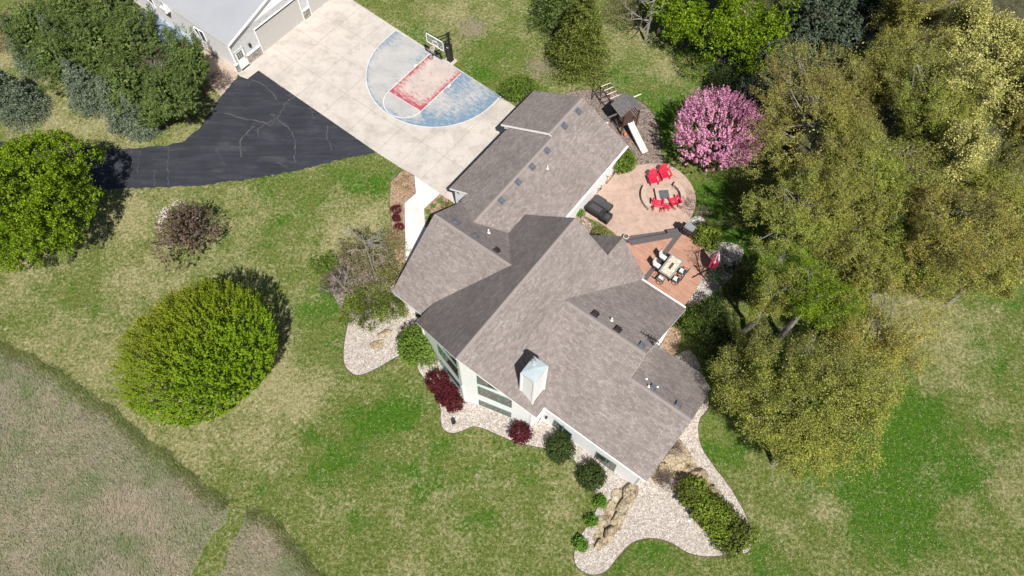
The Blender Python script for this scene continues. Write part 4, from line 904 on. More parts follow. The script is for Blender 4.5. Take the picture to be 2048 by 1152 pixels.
# dining set
TC = P(1342.5, 532, DZ + .72); tr_ = A_
t = thing('dining_table', 'rectangular outdoor table with patterned tile top and grey frame on the deck', 'table', [TC[0], TC[1], DZ])
def loc(x, y, z): return np.array([TC[0], TC[1], DZ]) + U * x + V * y + np.array([0, 0, z])
b = MB(); b.box(loc(0, 0, .70), (1.98, 1.12, .07), A_); tp = b.build('table_top', simple('grey_frame', (.22, .24, .26), .5, .1), t)
def tilemat():
    m, bs = newmat('marble_tile'); p = geo(m); v = ND(m, 'TexVoronoi', feature='DISTANCE_TO_EDGE'); LK(m, p, v.inputs['Vector']); v.inputs['Scale'].default_value = 2.6
    c = ramp(m, noise(m, p, 5, 6), [(.35, (.45, .30, .20)), (.5, (.68, .55, .42)), (.7, (.78, .70, .58))]); c = mix(m, ramp(m, v.outputs[0], [(0, .8), (.05, 0)]), c, (.28, .17, .11)); LK(m, c, bs.inputs['Base Color']); bs.inputs['Roughness'].default_value = .35; return m
b = MB(); b.box(loc(0, 0, .739), (1.72, .86, .012), A_); b.build('tile_inlay', tilemat(), tp)
b = MB(); b.box(loc(0, 0, .755), (.62, .2, .03), A_); b.build('burner_cover', simple('burner', (.06, .065, .075), .5), tp)
for a in (-.85, .85):
    for c in (-.45, .45): b = MB(); b.box(loc(a, c, .33), (.09, .09, .66), A_); b.build('leg', M['dark'], t)
def dchair():  # faces +x
    t = thing('dining_chair', 'x', 'chair')
    b = MB(); b.box((0, 0, .44), (.48, .46, .03), ry=.05); b.build('seat', M['sling'], t)
    b = MB(); b.box((-.33, 0, .78), (.025, .46, .64), ry=-.28); b.build('backrest', M['sling'], t)
    b = MB()
    for s in (-1, 1):
        b.path([(.24, s * .26, .44), (-.24, s * .26, .44), (-.30, s * .26, .62), (-.43, s * .26, 1.12)], .018); b.path([(.22, s * .28, .44), (.20, s * .30, .66), (-.30, s * .30, .68)], .02)
    b.path([(-.43, -.26, 1.12), (-.43, .26, 1.12)], .018); b.path([(.24, -.26, .44), (.24, .26, .44)], .018); b.build('chair_frame', M['blackmetal'], t)
    b = MB(); b.tube((0, 0, .1), (0, 0, .42), .04); b.ring((0, 0, .03), .29, .02, 4 * 6)
    for k in range(4): a = k * math.pi / 2 + .78; b.tube((0, 0, .14), (.29 * math.cos(a), .29 * math.sin(a), .03), .018)
    b.build('swivel_base', M['blackmetal'], t); return t
dc = dchair(); G = 'sling dining chairs around the tiled table'
for i, (x, y, az, lb) in enumerate([(-.48, .92, -math.pi / 2, 'sling chair on the house side of the tiled table, closer to the roof edge'), (.45, .92, -math.pi / 2, 'sling chair on the house side of the tiled table, closer to the grill'), (-1.32, .1, 0, 'sling chair at the short end of the tiled table nearest the roof'),
        (-.62, -.88, math.pi / 2, 'sling chair on the umbrella side of the table, nearer the roof'), (.28, -.90, math.pi / 2, 'sling chair on the umbrella side of the table, nearer the yellow bush')]):
    place(dc, i > 0, loc(x, y, .005), az + A_, lb, G)
# grill
gp = P(1374, 467, DZ); t = thing('grill', 'black barbecue grill with flat silver lid at the deck corner', 'grill', gp)
g2 = lambda x, y, z: gp + (-V) * x + U * y + np.array([0, 0, z]); ga = AV
b = MB(); b.box(g2(0, 0, .45), (1.15, .55, .75), ga); b.build('cabinet', M['blackmetal'], t)
b = MB(); b.box(g2(0, .05, .96), (.85, .52, .2), ga, taper=.93); b.build('lid', M['chrome'], t); b = MB(); b.tube(g2(-.3, -.24, .93), g2(.3, -.24, .93), .02); b.build('handle', M['chrome'], t)
for k in (-.5, .5): b = MB(); b.box(g2(k * 1.15, 0, .84), (.26, .5, .03), ga); b.build('side_shelf', M['blackmetal'], t)
b = MB(); b.box(g2(0, -.3, .78), (.85, .07, .14), ga)
for k in range(4): b.tube(g2(-.3 + k * .2, -.34, .78), g2(-.3 + k * .2, -.37, .78), .03, n=10, mi=1)
b.build('control_panel', [M['dark'], M['chrome']], t)
# umbrella
ub_ = P(1401, 547, DZ); t = thing('patio_umbrella', 'closed red and white cantilever umbrella on a black cross base', 'umbrella', ub_)
b = MB()
for k in range(4): a = .5 + k * math.pi / 2; b.box(ub_ + np.array([math.cos(a) * .4, math.sin(a) * .4, .04]), (.8, .08, .07), a)
b.build('cross_base', M['blackmetal'], t)
b = MB(); pt = ub_ + np.array([.25, .25, 2.45]); b.tube(ub_ + [0, 0, .05], pt, .045); b.build('pole', M['blackmetal'], t)
tipx = P(1437, 503, 3.1); b = MB(); b.tube(pt, tipx, .035); b.tube(ub_ + (pt - ub_) * .6, (pt + tipx) / 2, .025); b.build('arm', M['blackmetal'], t)
b = MB(); N = 16; c0 = tipx + np.array([0, 0, .05]); bot = P(1425, 532, 1.5)
rings = []
for k, (tt, rr_) in enumerate([(0, .04), (.25, .22), (.6, .40), (1, .36)]):
    c = c0 * (1 - tt) + bot * tt; rings.append([c + np.array([math.cos(2 * math.pi * i / N) * rr_ * (1.0 if i % 2 else .55), math.sin(2 * math.pi * i / N) * rr_ * (1.0 if i % 2 else .55), 0]) for i in range(N)])
for k in range(3):
    for i in range(N):
        j = (i + 1) % N; b.face([rings[k][i], rings[k][j], rings[k + 1][j], rings[k + 1][i]], (i // 2) % 2 if k < 2 else 0)
b.build('canopy', [simple('red_fabric', (.38, .03, .07), .8, .25), simple('white_fabric', (.75, .66, .68), .8, .1)], t)
# ---------------------------------------------------------------- playset
o_ = P(1241.5, 269.7); ab = P(1271, 257) - o_; pa = math.atan2(ab[1], ab[0]); X = np.array([math.cos(pa), math.sin(pa), 0]); Y = np.array([-math.sin(pa), math.cos(pa), 0])
L_ = lambda x, y, z: o_ + X * x + Y * y + np.array([0, 0, z])
t = thing('playset', 'dark wooden play tower with grey roof, climbing bars and long slide', 'playset', o_)
for a, c in ((0, 0), (1.5, 0), (0, 1.6), (1.5, 1.6)): b = MB(); b.box(L_(a, c, 1.25), (.1, .1, 2.5), pa); b.build('post', M['brownwood'], t)
b = MB()
for k in range(11): b.box(L_(.07 + k * .137, .8, 1.22), (.12, 1.7, .04), pa)
b.build('platform', M['brownwood'], t)
b = MB()
for zz in (1.5, 1.8, 2.1): 
    b.box(L_(0, .8, zz), (.04, 1.6, .1), pa); b.box(L_(1.5, .8, zz), (.04, 1.6, .1), pa)
b.box(L_(.25, 0, 1.75), (.5, .04, .1), pa); b.box(L_(1.3, 0, 1.75), (.4, .04, .1), pa)
b.tube(L_(0, 0, .1), L_(0, 1.6, 1.2), .04); b.tube(L_(1.5, 1.6, .1), L_(1.5, 0, 1.2), .04); b.tube(L_(1.5, 0, .1), L_(1.5, 1.6, 1.2), .04); b.build('railing', M['brownwood'], t)
rf = MB()
for sg, x0, x1 in ((-1, -.35, .75), (1, 1.85, .75)):
    for k in range(7):
        f0, f1 = k / 7, (k + 1) / 7; xa, xb = x0 + (x1 - x0) * f0, x0 + (x1 - x0) * f1 + sg * -.0; za, zb = 2.45 + .75 * f0, 2.45 + .75 * f1 - .03
        pp = [L_(xa, .05, za), L_(xb, .05, zb), L_(xb, 1.75, zb), L_(xa, 1.75, za)]
        if sg < 0: pp = pp
        else: pp = pp[::-1]
        rf.slab(pp, (0, 0, -.035))
rf.build('roof', M['greywood'], t)
b = MB(); sl0, sl1 = L_(.75, -.05, 1.25), L_(.75, -2.75, .12); n_ = 10
prof = lambda f: 1.25 - 1.13 * (f ** .85) if f < .9 else .19
for k in range(n_):
    f0, f1 = k / n_, (k + 1) / n_; za, zb = prof(f0), prof(f1); ya, yb = -.05 - 2.7 * f0, -.05 - 2.7 * f1
    b.slab([L_(.5, ya, za), L_(.5, yb, zb), L_(1.0, yb, zb), L_(1.0, ya, za)], (0, 0, -.04))
    for xx in (.49, 1.01): b.slab([L_(xx - .025, ya, za + .14), L_(xx - .025, yb, zb + .14), L_(xx + .025, yb, zb + .14), L_(xx + .025, ya, za + .14)], (0, 0, -.2))
b.build('slide', M['slide'], t)
b = MB()
for xx in (.15, 1.05): b.tube(L_(xx, 1.6, 2.05), L_(xx, 4.3, 2.05), .05, n=4)
for xx in (.15, 1.05): b.tube(L_(xx, 4.3, 2.1), L_(xx - .35, 4.75, 0), .05, n=4); b.tube(L_(xx, 4.3, 2.1), L_(xx + .1, 3.8, 0), .04, n=4)
b.tube(L_(.1, 4.6, .8), L_(.9, 4.6, .8), .04, n=4); b.tube(L_(.2, 3.9, .8), L_(1.1, 3.9, .8), .04, n=4)
b.build('monkey_bar_frame', M['brownwood'], t)
for k in range(5): b = MB(); b.tube(L_(.12, 2.0 + k * .52, 2.1), L_(1.08, 2.0 + k * .52, 2.1), .028); b.build('rung', M['slide'], t)
b = MB(); b.box(L_(-.95, .75, 2.15), (1.9, .1, .12), pa); b.build('swing_beam', M['greywood'], t); b = MB(); b.box(L_(2.1, 1.65, 2.2), (1.3, .07, .07), pa); b.build('side_beam', M['slide'], t)
b = MB(); b.tube(L_(-1.8, .75, 2.1), L_(-2.1, .2, 0), .05, n=4); b.tube(L_(-1.8, .75, 2.1), L_(-2.1, 1.3, 0), .05, n=4); b.build('swing_leg', M['brownwood'], t)
sg = L_(-1.1, .95, 0); b = MB()
b.box(sg + [0, 0, .75], (.42, .34, .3), pa, taper=.85); b.box(sg + [0, 0, 1.05] , (.36, .08, .35), pa); s1 = b.build('toddler_swing', M['white'], t)
b = MB(); b.box(sg + [-.1, -.25, .8], (.4, .12, .2), pa); b.build('tray', M['orange'], s1)
b = MB(); 
for k in (-.18, .18): b.tube(sg + X * k + [0, 0, .9], L_(-1.1, .75, 2.15) + X * k, .012, n=4)
b.build('swing_rope', M['slide'], s1)
p = L_(.3, -.25, 0); t = thing('toy_ball', 'small orange ball at the foot of the play tower', 'ball', p)
import bmesh
bm = bmesh.new(); bmesh.ops.create_uvsphere(bm, u_segments=16, v_segments=10, radius=.16); bm.transform(Matrix.Translation((0, 0, .16))); me = bpy.data.meshes.new('ball'); bm.to_mesh(me); bm.free(); link('ball_body', me, M['orange'], t, True)
# bollard lamp
p = P(908, 848); t = thing('garden_lamp', 'short stone garden lamp with black cap in the gravel', 'lamp', p); b = MB(); b.tube(p, p + [0, 0, .5], .16, .13, 10); b.build('stone_post', M['stone'], t); b = MB(); b.tube(p + [0, 0, .5], p + [0, 0, .62], .17, .12, 12); b.build('lamp_cap', M['blackmetal'], t)
# ---------------------------------------------------------------- grass blades on the lawn
HOUSEP = [W(*p) for p in [(11, 12), (12.5, 7), (13.3, 7), (13.3, -1), (21.8, -1), (21.8, 3), (25.5, 3.2), (26, 7), (26.5, 12), (24.5, 14.7), (35.6, 14.7), (35.6, 24), (31, 24), (23.6, 23.6), (23.6, 21.4), (14, 21.2), (13.2, 17.6)]]
NOGO = [HOUSEP, m1, m2, pat] + [[P(x, y) for x, y in L] for L in (asph, conc, [(812, 339), (900, 388), (860, 470), (812, 540), (785, 480), (779, 364)], [(1150, 200), (1200, 181), (1240, 186), (1275, 200), (1302, 222), (1318, 260), (1330, 345), (1240, 360)],
        [(1225, 482), (1357, 456), (1424, 505), (1468, 487), (1486, 500), (1482, 522), (1395, 605), (1368, 614), (1240, 560)], [(478, 142), (265, 5), (240, -100), (760, -60), (640, 0)], [(712, 600), (690, 655), (687, 700), (690, 732), (712, 751), (745, 742), (800, 712), (860, 695), (840, 590)])] + [catmull([P(*p) for p in bedA], 4)]
def lawnblades(n, L_, h0, h1, wd, name, mat, label, cat, base_, box=(-50, 52, -3, 60)):
    x = rg.uniform(box[0], box[1], n); y = rg.uniform(box[2], box[3], n)
    pr = np.clip(base_ + sum_(x, y, L_), 0, 1); k = rg.random(n) < pr
    x, y = x[k], y[k]; k = np.ones(len(x), bool)
    for p in NOGO: k &= ~inside(x, y, p)
    x, y = x[k], y[k]; n = len(x); a = rg.uniform(0, 2 * np.pi, n); h = rg.uniform(h0, h1, n); L = h * rg.uniform(.6, 2.6, n)
    t = np.stack([np.cos(a), np.sin(a), 0 * a], 1); s_ = np.stack([-np.sin(a), np.cos(a), 0 * a], 1) * wd * rg.uniform(.5, 1.5, n)[:, None]; p0 = np.stack([x, y, 0 * x + .004], 1); top = p0 + t * L[:, None]; top[:, 2] += h
    tag(npquads(name, np.stack([p0 - s_, p0 + s_, top + s_ * .4, top - s_ * .4], 1).reshape(-1, 3), n, M[mat]), label, cat, kind='stuff')
def sum_(x, y, L_): return patchval(x, y, L_)
M['strawblade'] = leafmat('straw_blades', [(.22, .21, .09), (.36, .33, .17), (.48, .44, .27), (.60, .56, .38)], .2)
M['greenblade'] = leafmat('green_blades', [(.05, .10, .012), (.09, .17, .018), (.14, .23, .03), (.20, .28, .05)], .2)
lawnblades(420000, DRY, .02, .07, .012, 'dry_lawn_grass', 'strawblade', 'short dry straw coloured blades scattered through the lawn', 'dry grass', .35)
lawnblades(420000, LUSH, .02, .08, .012, 'green_lawn_grass', 'greenblade', 'short green blades scattered through the lawn', 'grass', .35)
# ---------------------------------------------------------------- plants
def unit(a): return a / np.maximum(np.linalg.norm(a, axis=-1, keepdims=True), 1e-9)
TR = .14
def leafquads(c, size, rng, up=.6, asp=.6, axis=None, off=None):
    """diamond leaves at centres c; axis: optional preferred long direction (N,3)"""
    n = len(c); nrm = unit(rng.normal(0, 1, (n, 3)) + np.array([0, 0, up * 2])) if off is None else unit(unit(off) * 1.3 + rng.normal(0, .45, (n, 3)) + np.array([0, 0, up * .5]))
    a = rng.normal(0, 1, (n, 3)) if axis is None else axis + rng.normal(0, .35, (n, 3))
    a = unit(a - nrm * (a * nrm).sum(1, keepdims=True)); b = np.cross(nrm, a)
    s = (size * rng.uniform(.6, 1.35, n))[:, None] if np.isscalar(size) else size[:, None]
    return np.stack([c - a * s * .5, c + b * s * asp * .5, c + a * s * .5, c - b * s * asp * .5], 1).reshape(-1, 3)
def lobes(rng, k=7, amp=.16):
    D = unit(rng.normal(0, 1, (k, 3))); Am = rng.uniform(-amp, amp, k); Fr = rng.uniform(2, 5, k)
    return lambda q: 1 + sum(a * np.sin(f * (q @ d_) + i) for i, (d_, a, f) in enumerate(zip(D, Am, Fr)))
def dome(n, Rx, Rz, rng, lob, zmin=-.35, depth=.35, groups=0, gs=.16):
    if not groups:
        q = unit(rng.normal(0, 1, (n * 3, 3))); q = q[q[:, 2] > zmin][:n]; r = lob(q) * (1 - depth * rng.random(len(q)) ** 2)
    else:
        g = unit(rng.normal(0, 1, (groups * 3, 3))); g = g[g[:, 2] > zmin][:groups]; gr = 1 - depth * rng.random(len(g)) ** 1.3
        k = rng.integers(0, len(g), n); sg_ = gs * rng.uniform(.6, 1.4, len(g)); q = unit(g[k] + rng.normal(0, 1, (n, 3)) * sg_[k][:, None]); r = lob(q) * gr[k] * (1 - .5 * np.linalg.norm(q - g[k], axis=1) ** 1.5) * (1 - .12 * rng.random(n))
    return q * r[:, None] * np.array([Rx, Rx, Rz]), q
def limbs(b, base, top, tips, r0, rng, bend=.25, twigs=True, mi=0, tr=.025):
    """trunk and limbs reaching to tips"""
    base = np.array(base, float); H_ = top - base; pts = [base + H_ * k / 4 + (rng.normal(0, .02, 3) * np.linalg.norm(H_) * np.array([1, 1, 0]) if 0 < k else 0) for k in range(5)]
    for k in range(4): b.tube(pts[k], pts[k + 1], r0 * (1 - .2 * k), r0 * (1 - .2 * (k + 1)), 8, mi, cap=False)
    for tp in tips:
        f = rng.uniform(.3, .95); k = min(int(f * 4), 3); s = pts[k] + (pts[k + 1] - pts[k]) * (f * 4 - k); m1 = s + (tp - s) * .5 + np.array([0, 0, -.12]) * np.linalg.norm(tp - s) * bend * 2 + rng.normal(0, .05, 3) * np.linalg.norm(tp - s)
        r = r0 * (1 - .75 * f) * .6; b.tube(s, m1, r, r * .6, 5, mi, cap=False); b.tube(m1, tp, r * .6, tr, 5, mi, cap=False)
        if twigs:
            for _ in range(3):
                st = m1 + (tp - m1) * rng.uniform(.2, .9); e = st + unit(rng.normal(0, 1, 3) + unit(tp - s)) * rng.uniform(.3, .8); b.tube(st, e, tr * .8, tr * .4, 3, mi, cap=False)
TREES = 0
def plant(name, cat, label, px, py, zc, rpx, mat, kind='clump', rz=.8, nclump=1500, per=12, leaf=.14, crad=.28, seed=1, bark='bark', group=None, stretch=(1, 1), depth=.4, ntips=24, zmin=-.35, parts=True, axis=None, up=.6, rot=0., lobe=.14, shoot=.9, twigm=None, groups=0, gs=.16, core=0, upb=0., asp=.6, corer=.68):
    rng = np.random.default_rng(seed); c = P(px, py, zc); Rx = rpx * mpp(px, py, zc); Rz = zc * rz
    lob = lobes(rng, amp=lobe)
    t = thing(name, label, cat, [c[0], c[1], 0], group)
    cs, q = dome(nclump, 1, 1, rng, lob, zmin, depth, groups, gs); n = len(cs)
    St = np.array([Rx * stretch[0], Rx * stretch[1], Rz]); cs = cs * St
    if rot: cr_, sr_ = math.cos(rot), math.sin(rot); cs = cs @ np.array([[cr_, sr_, 0], [-sr_, cr_, 0], [0, 0, 1]])
    cw = cs + c
    if kind == 'clump':
        k = np.repeat(cw, per, 0); o = rng.normal(0, 1, k.shape) * np.array([1, 1, .7]) * crad * np.repeat(rng.uniform(.6, 1.3, n), per)[:, None]
        Lf = leafquads(k + o, leaf, rng, up, asp, off=o)
    elif kind == 'shoot':     # upright leafy shoots
        dr = unit(q * np.array([1, 1, .6]) * (1 - upb) + np.array([0, 0, .55 + upb]) + rng.normal(0, .18, q.shape)); tt = rng.random((n, per)); ln = shoot * rng.uniform(.6, 1.2, n)
        k = cw[:, None, :] + dr[:, None, :] * (tt * ln[:, None] - ln[:, None] * .5)[..., None] + rng.normal(0, 1, (n, per, 3)) * (crad * (1.15 - tt))[..., None]
        of = k - cw[:, None, :] - dr[:, None, :] * ((tt * ln[:, None] - ln[:, None] * .7))[..., None]
        Lf = leafquads(k.reshape(-1, 3), leaf, rng, up, asp, off=of.reshape(-1, 3))
    elif kind == 'wisp':      # fine budding twigs with small leaves along them
        dr = unit(q * np.array([1, 1, .5]) + np.array([0, 0, .5]) + rng.normal(0, .35, q.shape)); tt = rng.random((n, per)); ln = shoot * rng.uniform(.5, 1.3, n)
        k = cw[:, None, :] + dr[:, None, :] * (tt * ln[:, None] - ln[:, None] * .5)[..., None] + rng.normal(0, 1, (n, per, 3)) * crad
        Lf = leafquads(k.reshape(-1, 3), leaf, rng, up, asp, off=np.repeat(dr, per, 0) * .6 + rng.normal(0, .5, (n * per, 3)))
        # the twigs themselves: thin long quads
        a = cw - dr * (ln * .7)[:, None]; e = cw + dr * (ln * .5)[:, None]; sd = unit(np.cross(dr, rng.normal(0, 1, dr.shape))) * .014
        Tw = np.stack([a - sd, a + sd, e + sd * .4, e - sd * .4], 1).reshape(-1, 3)
        npquads('twigs', Tw, n, M[twigm or 'twig'], t)
    elif kind == 'spruce':    # whorls of drooping boughs on a cone
        nb = nclump; hz = rng.random(nb) ** 1.35; az = rng.uniform(0, 2 * np.pi, nb); Hh = zc * 2 * rz; z = Hh * (.04 + .96 * hz); L = Rx * (1 - hz) ** .85 * rng.uniform(.8, 1.12, nb) + .12
        tt = rng.random((nb, per)); rr_ = L[:, None] * (.15 + .85 * tt); zz = z[:, None] + .10 * rr_ - .16 * rr_ ** 2 / np.maximum(Rx, .5); w_ = rng.normal(0, 1, (nb, per)) * (.18 + .16 * (1 - tt)) * L[:, None] * .55
        ex = np.cos(az)[:, None]; ey = np.sin(az)[:, None]; k = np.stack([c[0] + ex * rr_ - ey * w_, c[1] + ey * rr_ + ex * w_, zz + rng.normal(0, .06, zz.shape) - abs(w_) * .15], -1).reshape(-1, 3)
        ax = np.stack([ex * np.ones_like(rr_), ey * np.ones_like(rr_), 0 * rr_], -1).reshape(-1, 3); Lf = leafquads(k, leaf, rng, .8, .35, ax); cw = np.array([[c[0], c[1], Hh * .9]])
    if core:
        qc = unit(rng.normal(0, 1, (core, 3))) * (rng.random(core) ** .45)[:, None] * corer; qc = qc * np.array([Rx * stretch[0], Rx * stretch[1], Rz]) + c
        qc = qc[qc[:, 2] > .15]; Lf = np.concatenate([Lf, leafquads(qc, leaf * 2.0, rng, .5)])
    npquads('crown' if parts else 'foliage', Lf, len(Lf) // 4, M[mat], t)
    b = MB()
    if kind == 'spruce':
        Hh = zc * 2 * rz; b.tube([c[0], c[1], 0], [c[0], c[1], Hh], .16, .03, 8)
    elif parts:
        tp = cw[rng.integers(0, len(cw), ntips)]; tp = c + (tp - c) * .93; limbs(b, [c[0], c[1], 0], np.array([c[0], c[1], zc + Rz * .4]), tp, .05 + zc * .035, rng)
    else:
        for _ in range(ntips // 3 + 3): tp = cw[rng.integers(0, len(cw))]; b.tube([c[0] + rng.normal(0, .05), c[1] + rng.normal(0, .05), 0], c + (tp - c) * .85, .02, .008, 4)
    b.build('trunk' if parts else 'stems', M[bark], t)
    return t
# leaf colours
M['lime'] = leafmat('lime_leaves', [(.045, .085, .008), (.105, .18, .010), (.18, .27, .015), (.26, .35, .028)], .14)
M['gold'] = leafmat('gold_green_leaves', [(.05, .105, .006), (.105, .19, .009), (.17, .27, .013), (.235, .33, .02)], .14, None, .55, (tuple(P(404, 704, 5.6)), (-.75, .65, .3), 5.5, [(.09, .10, .012), (.18, .18, .018), (.27, .255, .026), (.24, .29, .022)]))
M['plum'] = leafmat('plum_leaves', [(.05, .03, .022), (.10, .068, .048), (.15, .108, .08), (.23, .17, .14)], .15)
M['blossomw'] = leafmat('white_blossom', [(.75, .62, .68), (.85, .78, .80)], .3)
M['pink'] = leafmat('pink_blossom', [(.20, .10, .08), (.58, .18, .36), (.72, .30, .50), (.80, .42, .60), (.84, .55, .68)], .3)
M['pine'] = leafmat('pine_needles', [(.030, .055, .014), (.075, .115, .030), (.135, .185, .052), (.20, .25, .085)], .12)
M['bluespruce'] = leafmat('grey_green_needles', [(.05, .075, .045), (.11, .145, .09), (.18, .225, .15), (.26, .30, .21)], .1)
M['yellowspruce'] = leafmat('yellow_spruce_needles', [(.03, .048, .012), (.08, .11, .022), (.165, .19, .04), (.25, .26, .06)], .12)
M['darkconifer'] = leafmat('dark_conifer', [(.03, .045, .028), (.07, .095, .06), (.13, .16, .11)], .1)
M['bud'] = leafmat('budding_leaves', [(.11, .11, .022), (.23, .24, .045), (.36, .37, .08), (.48, .48, .13)], .2, (.13, [(.18, .12, .022), (.30, .23, .065), (.27, .28, .055), (.41, .39, .12)]))
M['budgreen'] = leafmat('budding_green_leaves', [(.09, .12, .018), (.20, .25, .037), (.32, .37, .065), (.43, .47, .11)], .2, (.2, [(.15, .14, .035), (.28, .27, .06), (.29, .32, .055), (.41, .41, .10)]))
M['willow'] = leafmat('pale_yellow_catkins', [(.20, .21, .045), (.38, .37, .095), (.54, .52, .17), (.66, .61, .26)], .2)
M['yellowgreen'] = leafmat('yellow_green_leaves', [(.14, .16, .022), (.27, .30, .045), (.40, .42, .085), (.52, .53, .14)], .2, (.2, [(.11, .13, .03), (.24, .27, .05), (.37, .39, .085)]))
M['ochre'] = leafmat('ochre_budding_leaves', [(.24, .19, .05), (.38, .32, .08), (.38, .39, .06), (.50, .44, .14)], .2)
M['yew'] = leafmat('yew_needles', [(.04, .07, .012), (.09, .15, .022), (.15, .23, .035), (.22, .31, .06)], .15)
M['darkyew'] = leafmat('dark_yew_needles', [(.02, .035, .012), (.05, .075, .022), (.10, .13, .04)], .15)
M['juniper'] = leafmat('juniper_needles', [(.04, .055, .012), (.11, .16, .02), (.20, .27, .035), (.28, .36, .05)], .15, (.5, [(.03, .035, .015), (.10, .12, .025), (.17, .21, .04)]))
M['olive'] = leafmat('olive_foliage', [(.09, .09, .03), (.17, .17, .05), (.26, .26, .07), (.33, .32, .12)], .2, (.5, [(.12, .10, .06), (.20, .17, .10), (.24, .25, .06)]))
M['barberry'] = leafmat('barberry_leaves', [(.035, .008, .012), (.09, .018, .022), (.15, .035, .038)], .15)
M['hosta'] = leafmat('hosta_leaves', [(.06, .14, .02), (.12, .25, .03), (.18, .34, .05)], .25)
M['purpletwig'] = leafmat('purple_twigs', [(.10, .065, .065), (.18, .12, .12), (.25, .18, .17)], .1)
M['twig'] = simple('twig_bark', (.15, .12, .085), .9, .3, 3)
M['twigdark'] = simple('dark_twigs', (.11, .08, .065), .9, .3, 3)
M['straw'] = leafmat('straw_tuft', [(.22, .15, .09), (.36, .27, .17), (.30, .28, .12)], .2)
# lone trees on the left lawn
plant('maple_tree', 'tree', 'big lime green tree at the left edge overhanging the asphalt driveway', 60, 386, 6.0, 146, 'lime', 'clump', .76, 2300, 25, .14, .13, 1, stretch=(1.0, 1.20), depth=.22, lobe=.13, groups=430, gs=.052, core=9000)
plant('round_tree', 'tree', 'large round golden green tree standing alone on the lower left lawn', 404, 704, 5.6, 141, 'gold', 'shoot', .74, 2600, 30, .095, .06, 2, depth=.22, lobe=.07, shoot=.95, zmin=-.65, core=14000, upb=.5, corer=.82)
t = plant('crabapple_tree', 'tree', 'small plum leaved crabapple with a few white blossoms below the driveway', 370, 458, 2.8, 56, 'plum', 'shoot', .85, 330, 26, .11, .07, 3, depth=.5, lobe=.3, shoot=1.1, core=600, upb=.25, stretch=(.85, 1.05))
def blossoms(t, px, py, zc, rpx, n, seed, mat='blossomw', leaf=.13, per=7):
    rng = np.random.default_rng(seed); c = P(px, py, zc); Rx = rpx * mpp(px, py, zc); q = unit(rng.normal(0, .8, (n * 3, 3)) + np.array([-.5, .3, .9])); q = q[q[:, 2] > 0][:n]; k = np.repeat(c + q * np.array([Rx, Rx, zc * .85]) * .80, per, 0); k = k + rng.normal(0, .10, k.shape); npquads('blossom', leafquads(k, leaf, rng, 1), len(k), M[mat], t)
blossoms(t, 362, 448, 2.6, 50, 30, 5, per=6)
plant('spruce_tree', 'tree', 'grey green spruce cut by the left edge above the lime green tree', 8, 178, 3.0, 56, 'bluespruce', 'spruce', 1.0, 420, 90, .16, 0, 4)
# conifer grove beside the outbuilding
G = 'conifers of the grove beside the outbuilding'
CN = [('pine_tree', 'pine', 72, 60, 3.8, 62, 'pine', 'broad green pine at the upper left corner of the grove'), ('pine_tree', 'pine', 150, 25, 4.2, 60, 'pine', 'green pine at the top edge of the grove, left of the brown gap'),
      ('pine_tree', 'pine', 232, 30, 4.2, 55, 'pine', 'green pine at the top edge of the grove nearest the blue pad'), ('pine_tree', 'pine', 120, 120, 4.0, 56, 'pine', 'green pine in the left middle of the grove'),
      ('pine_tree', 'pine', 190, 100, 4.4, 60, 'pine', 'tall pine in the middle of the grove'), ('pine_tree', 'pine', 285, 95, 4.4, 62, 'pine', 'rounded pine just below the blue pad'),
      ('pine_tree', 'pine', 250, 165, 4.0, 58, 'pine', 'pine in the lower middle of the grove, above the grey green spruces'), ('pine_tree', 'pine', 345, 190, 3.8, 60, 'pine', 'pine at the lower right of the grove near the driveway curve'),
      ('pine_tree', 'pine', 380, 125, 3.8, 50, 'pine', 'pine closest to the outbuilding corner'), ('pine_tree', 'pine', 312, 218, 2.6, 40, 'pine', 'small pine at the bottom point of the grove'),
      ('spruce_tree', 'spruce', 45, 85, 2.8, 48, 'bluespruce', 'grey green spruce at the far left rim of the grove'), ('spruce_tree', 'spruce', 158, 160, 2.8, 48, 'bluespruce', 'grey green spruce on the lower rim between two green pines'),
      ('spruce_tree', 'spruce', 228, 200, 3.0, 44, 'bluespruce', 'grey green spruce facing the dry lawn'), ('spruce_tree', 'spruce', 268, 222, 2.4, 34, 'bluespruce', 'lowest grey green spruce at the tip of the grove'), ('spruce_tree', 'spruce', 125, 95, 3.9, 42, 'bluespruce', 'grey green spruce standing inside the grove near its left end')]
for i, (nm, k, x, y, zc, r, m, lb) in enumerate(CN):
    if k == 'pine': plant(nm, 'tree', lb, x, y, zc, r, m, 'shoot', .8, 760, 34, .15, .10, 20 + i, group=G, depth=.45, lobe=.22, shoot=.6, up=.3, groups=90, gs=.13, core=1800, asp=.3)
    else: plant(nm, 'tree', lb, x, y, zc, r, m, 'spruce', .95, 340, 80, .17, 0, 20 + i, group=G)
plant('dead_tree', 'tree', 'leafless brown twiggy tree in the gap of the conifer grove', 325, 135, 3.4, 34, 'purpletwig', 'wisp', .7, 260, 3, .06, .08, 60, 'barkgrey', depth=.6, shoot=1.0)
plant('shrub', 'shrub', 'leafless purple shrub where the grove meets the outbuilding pad', 438, 160, .9, 22, 'purpletwig', 'wisp', .8, 160, 8, .08, .08, 61, parts=False, shoot=.5)
plant('scrub', 'shrub', 'brown brush patch at the upper left corner of the photo', 12, 60, .9, 48, 'olive', 'wisp', .7, 500, 10, .10, .12, 62, parts=False, shoot=.6)
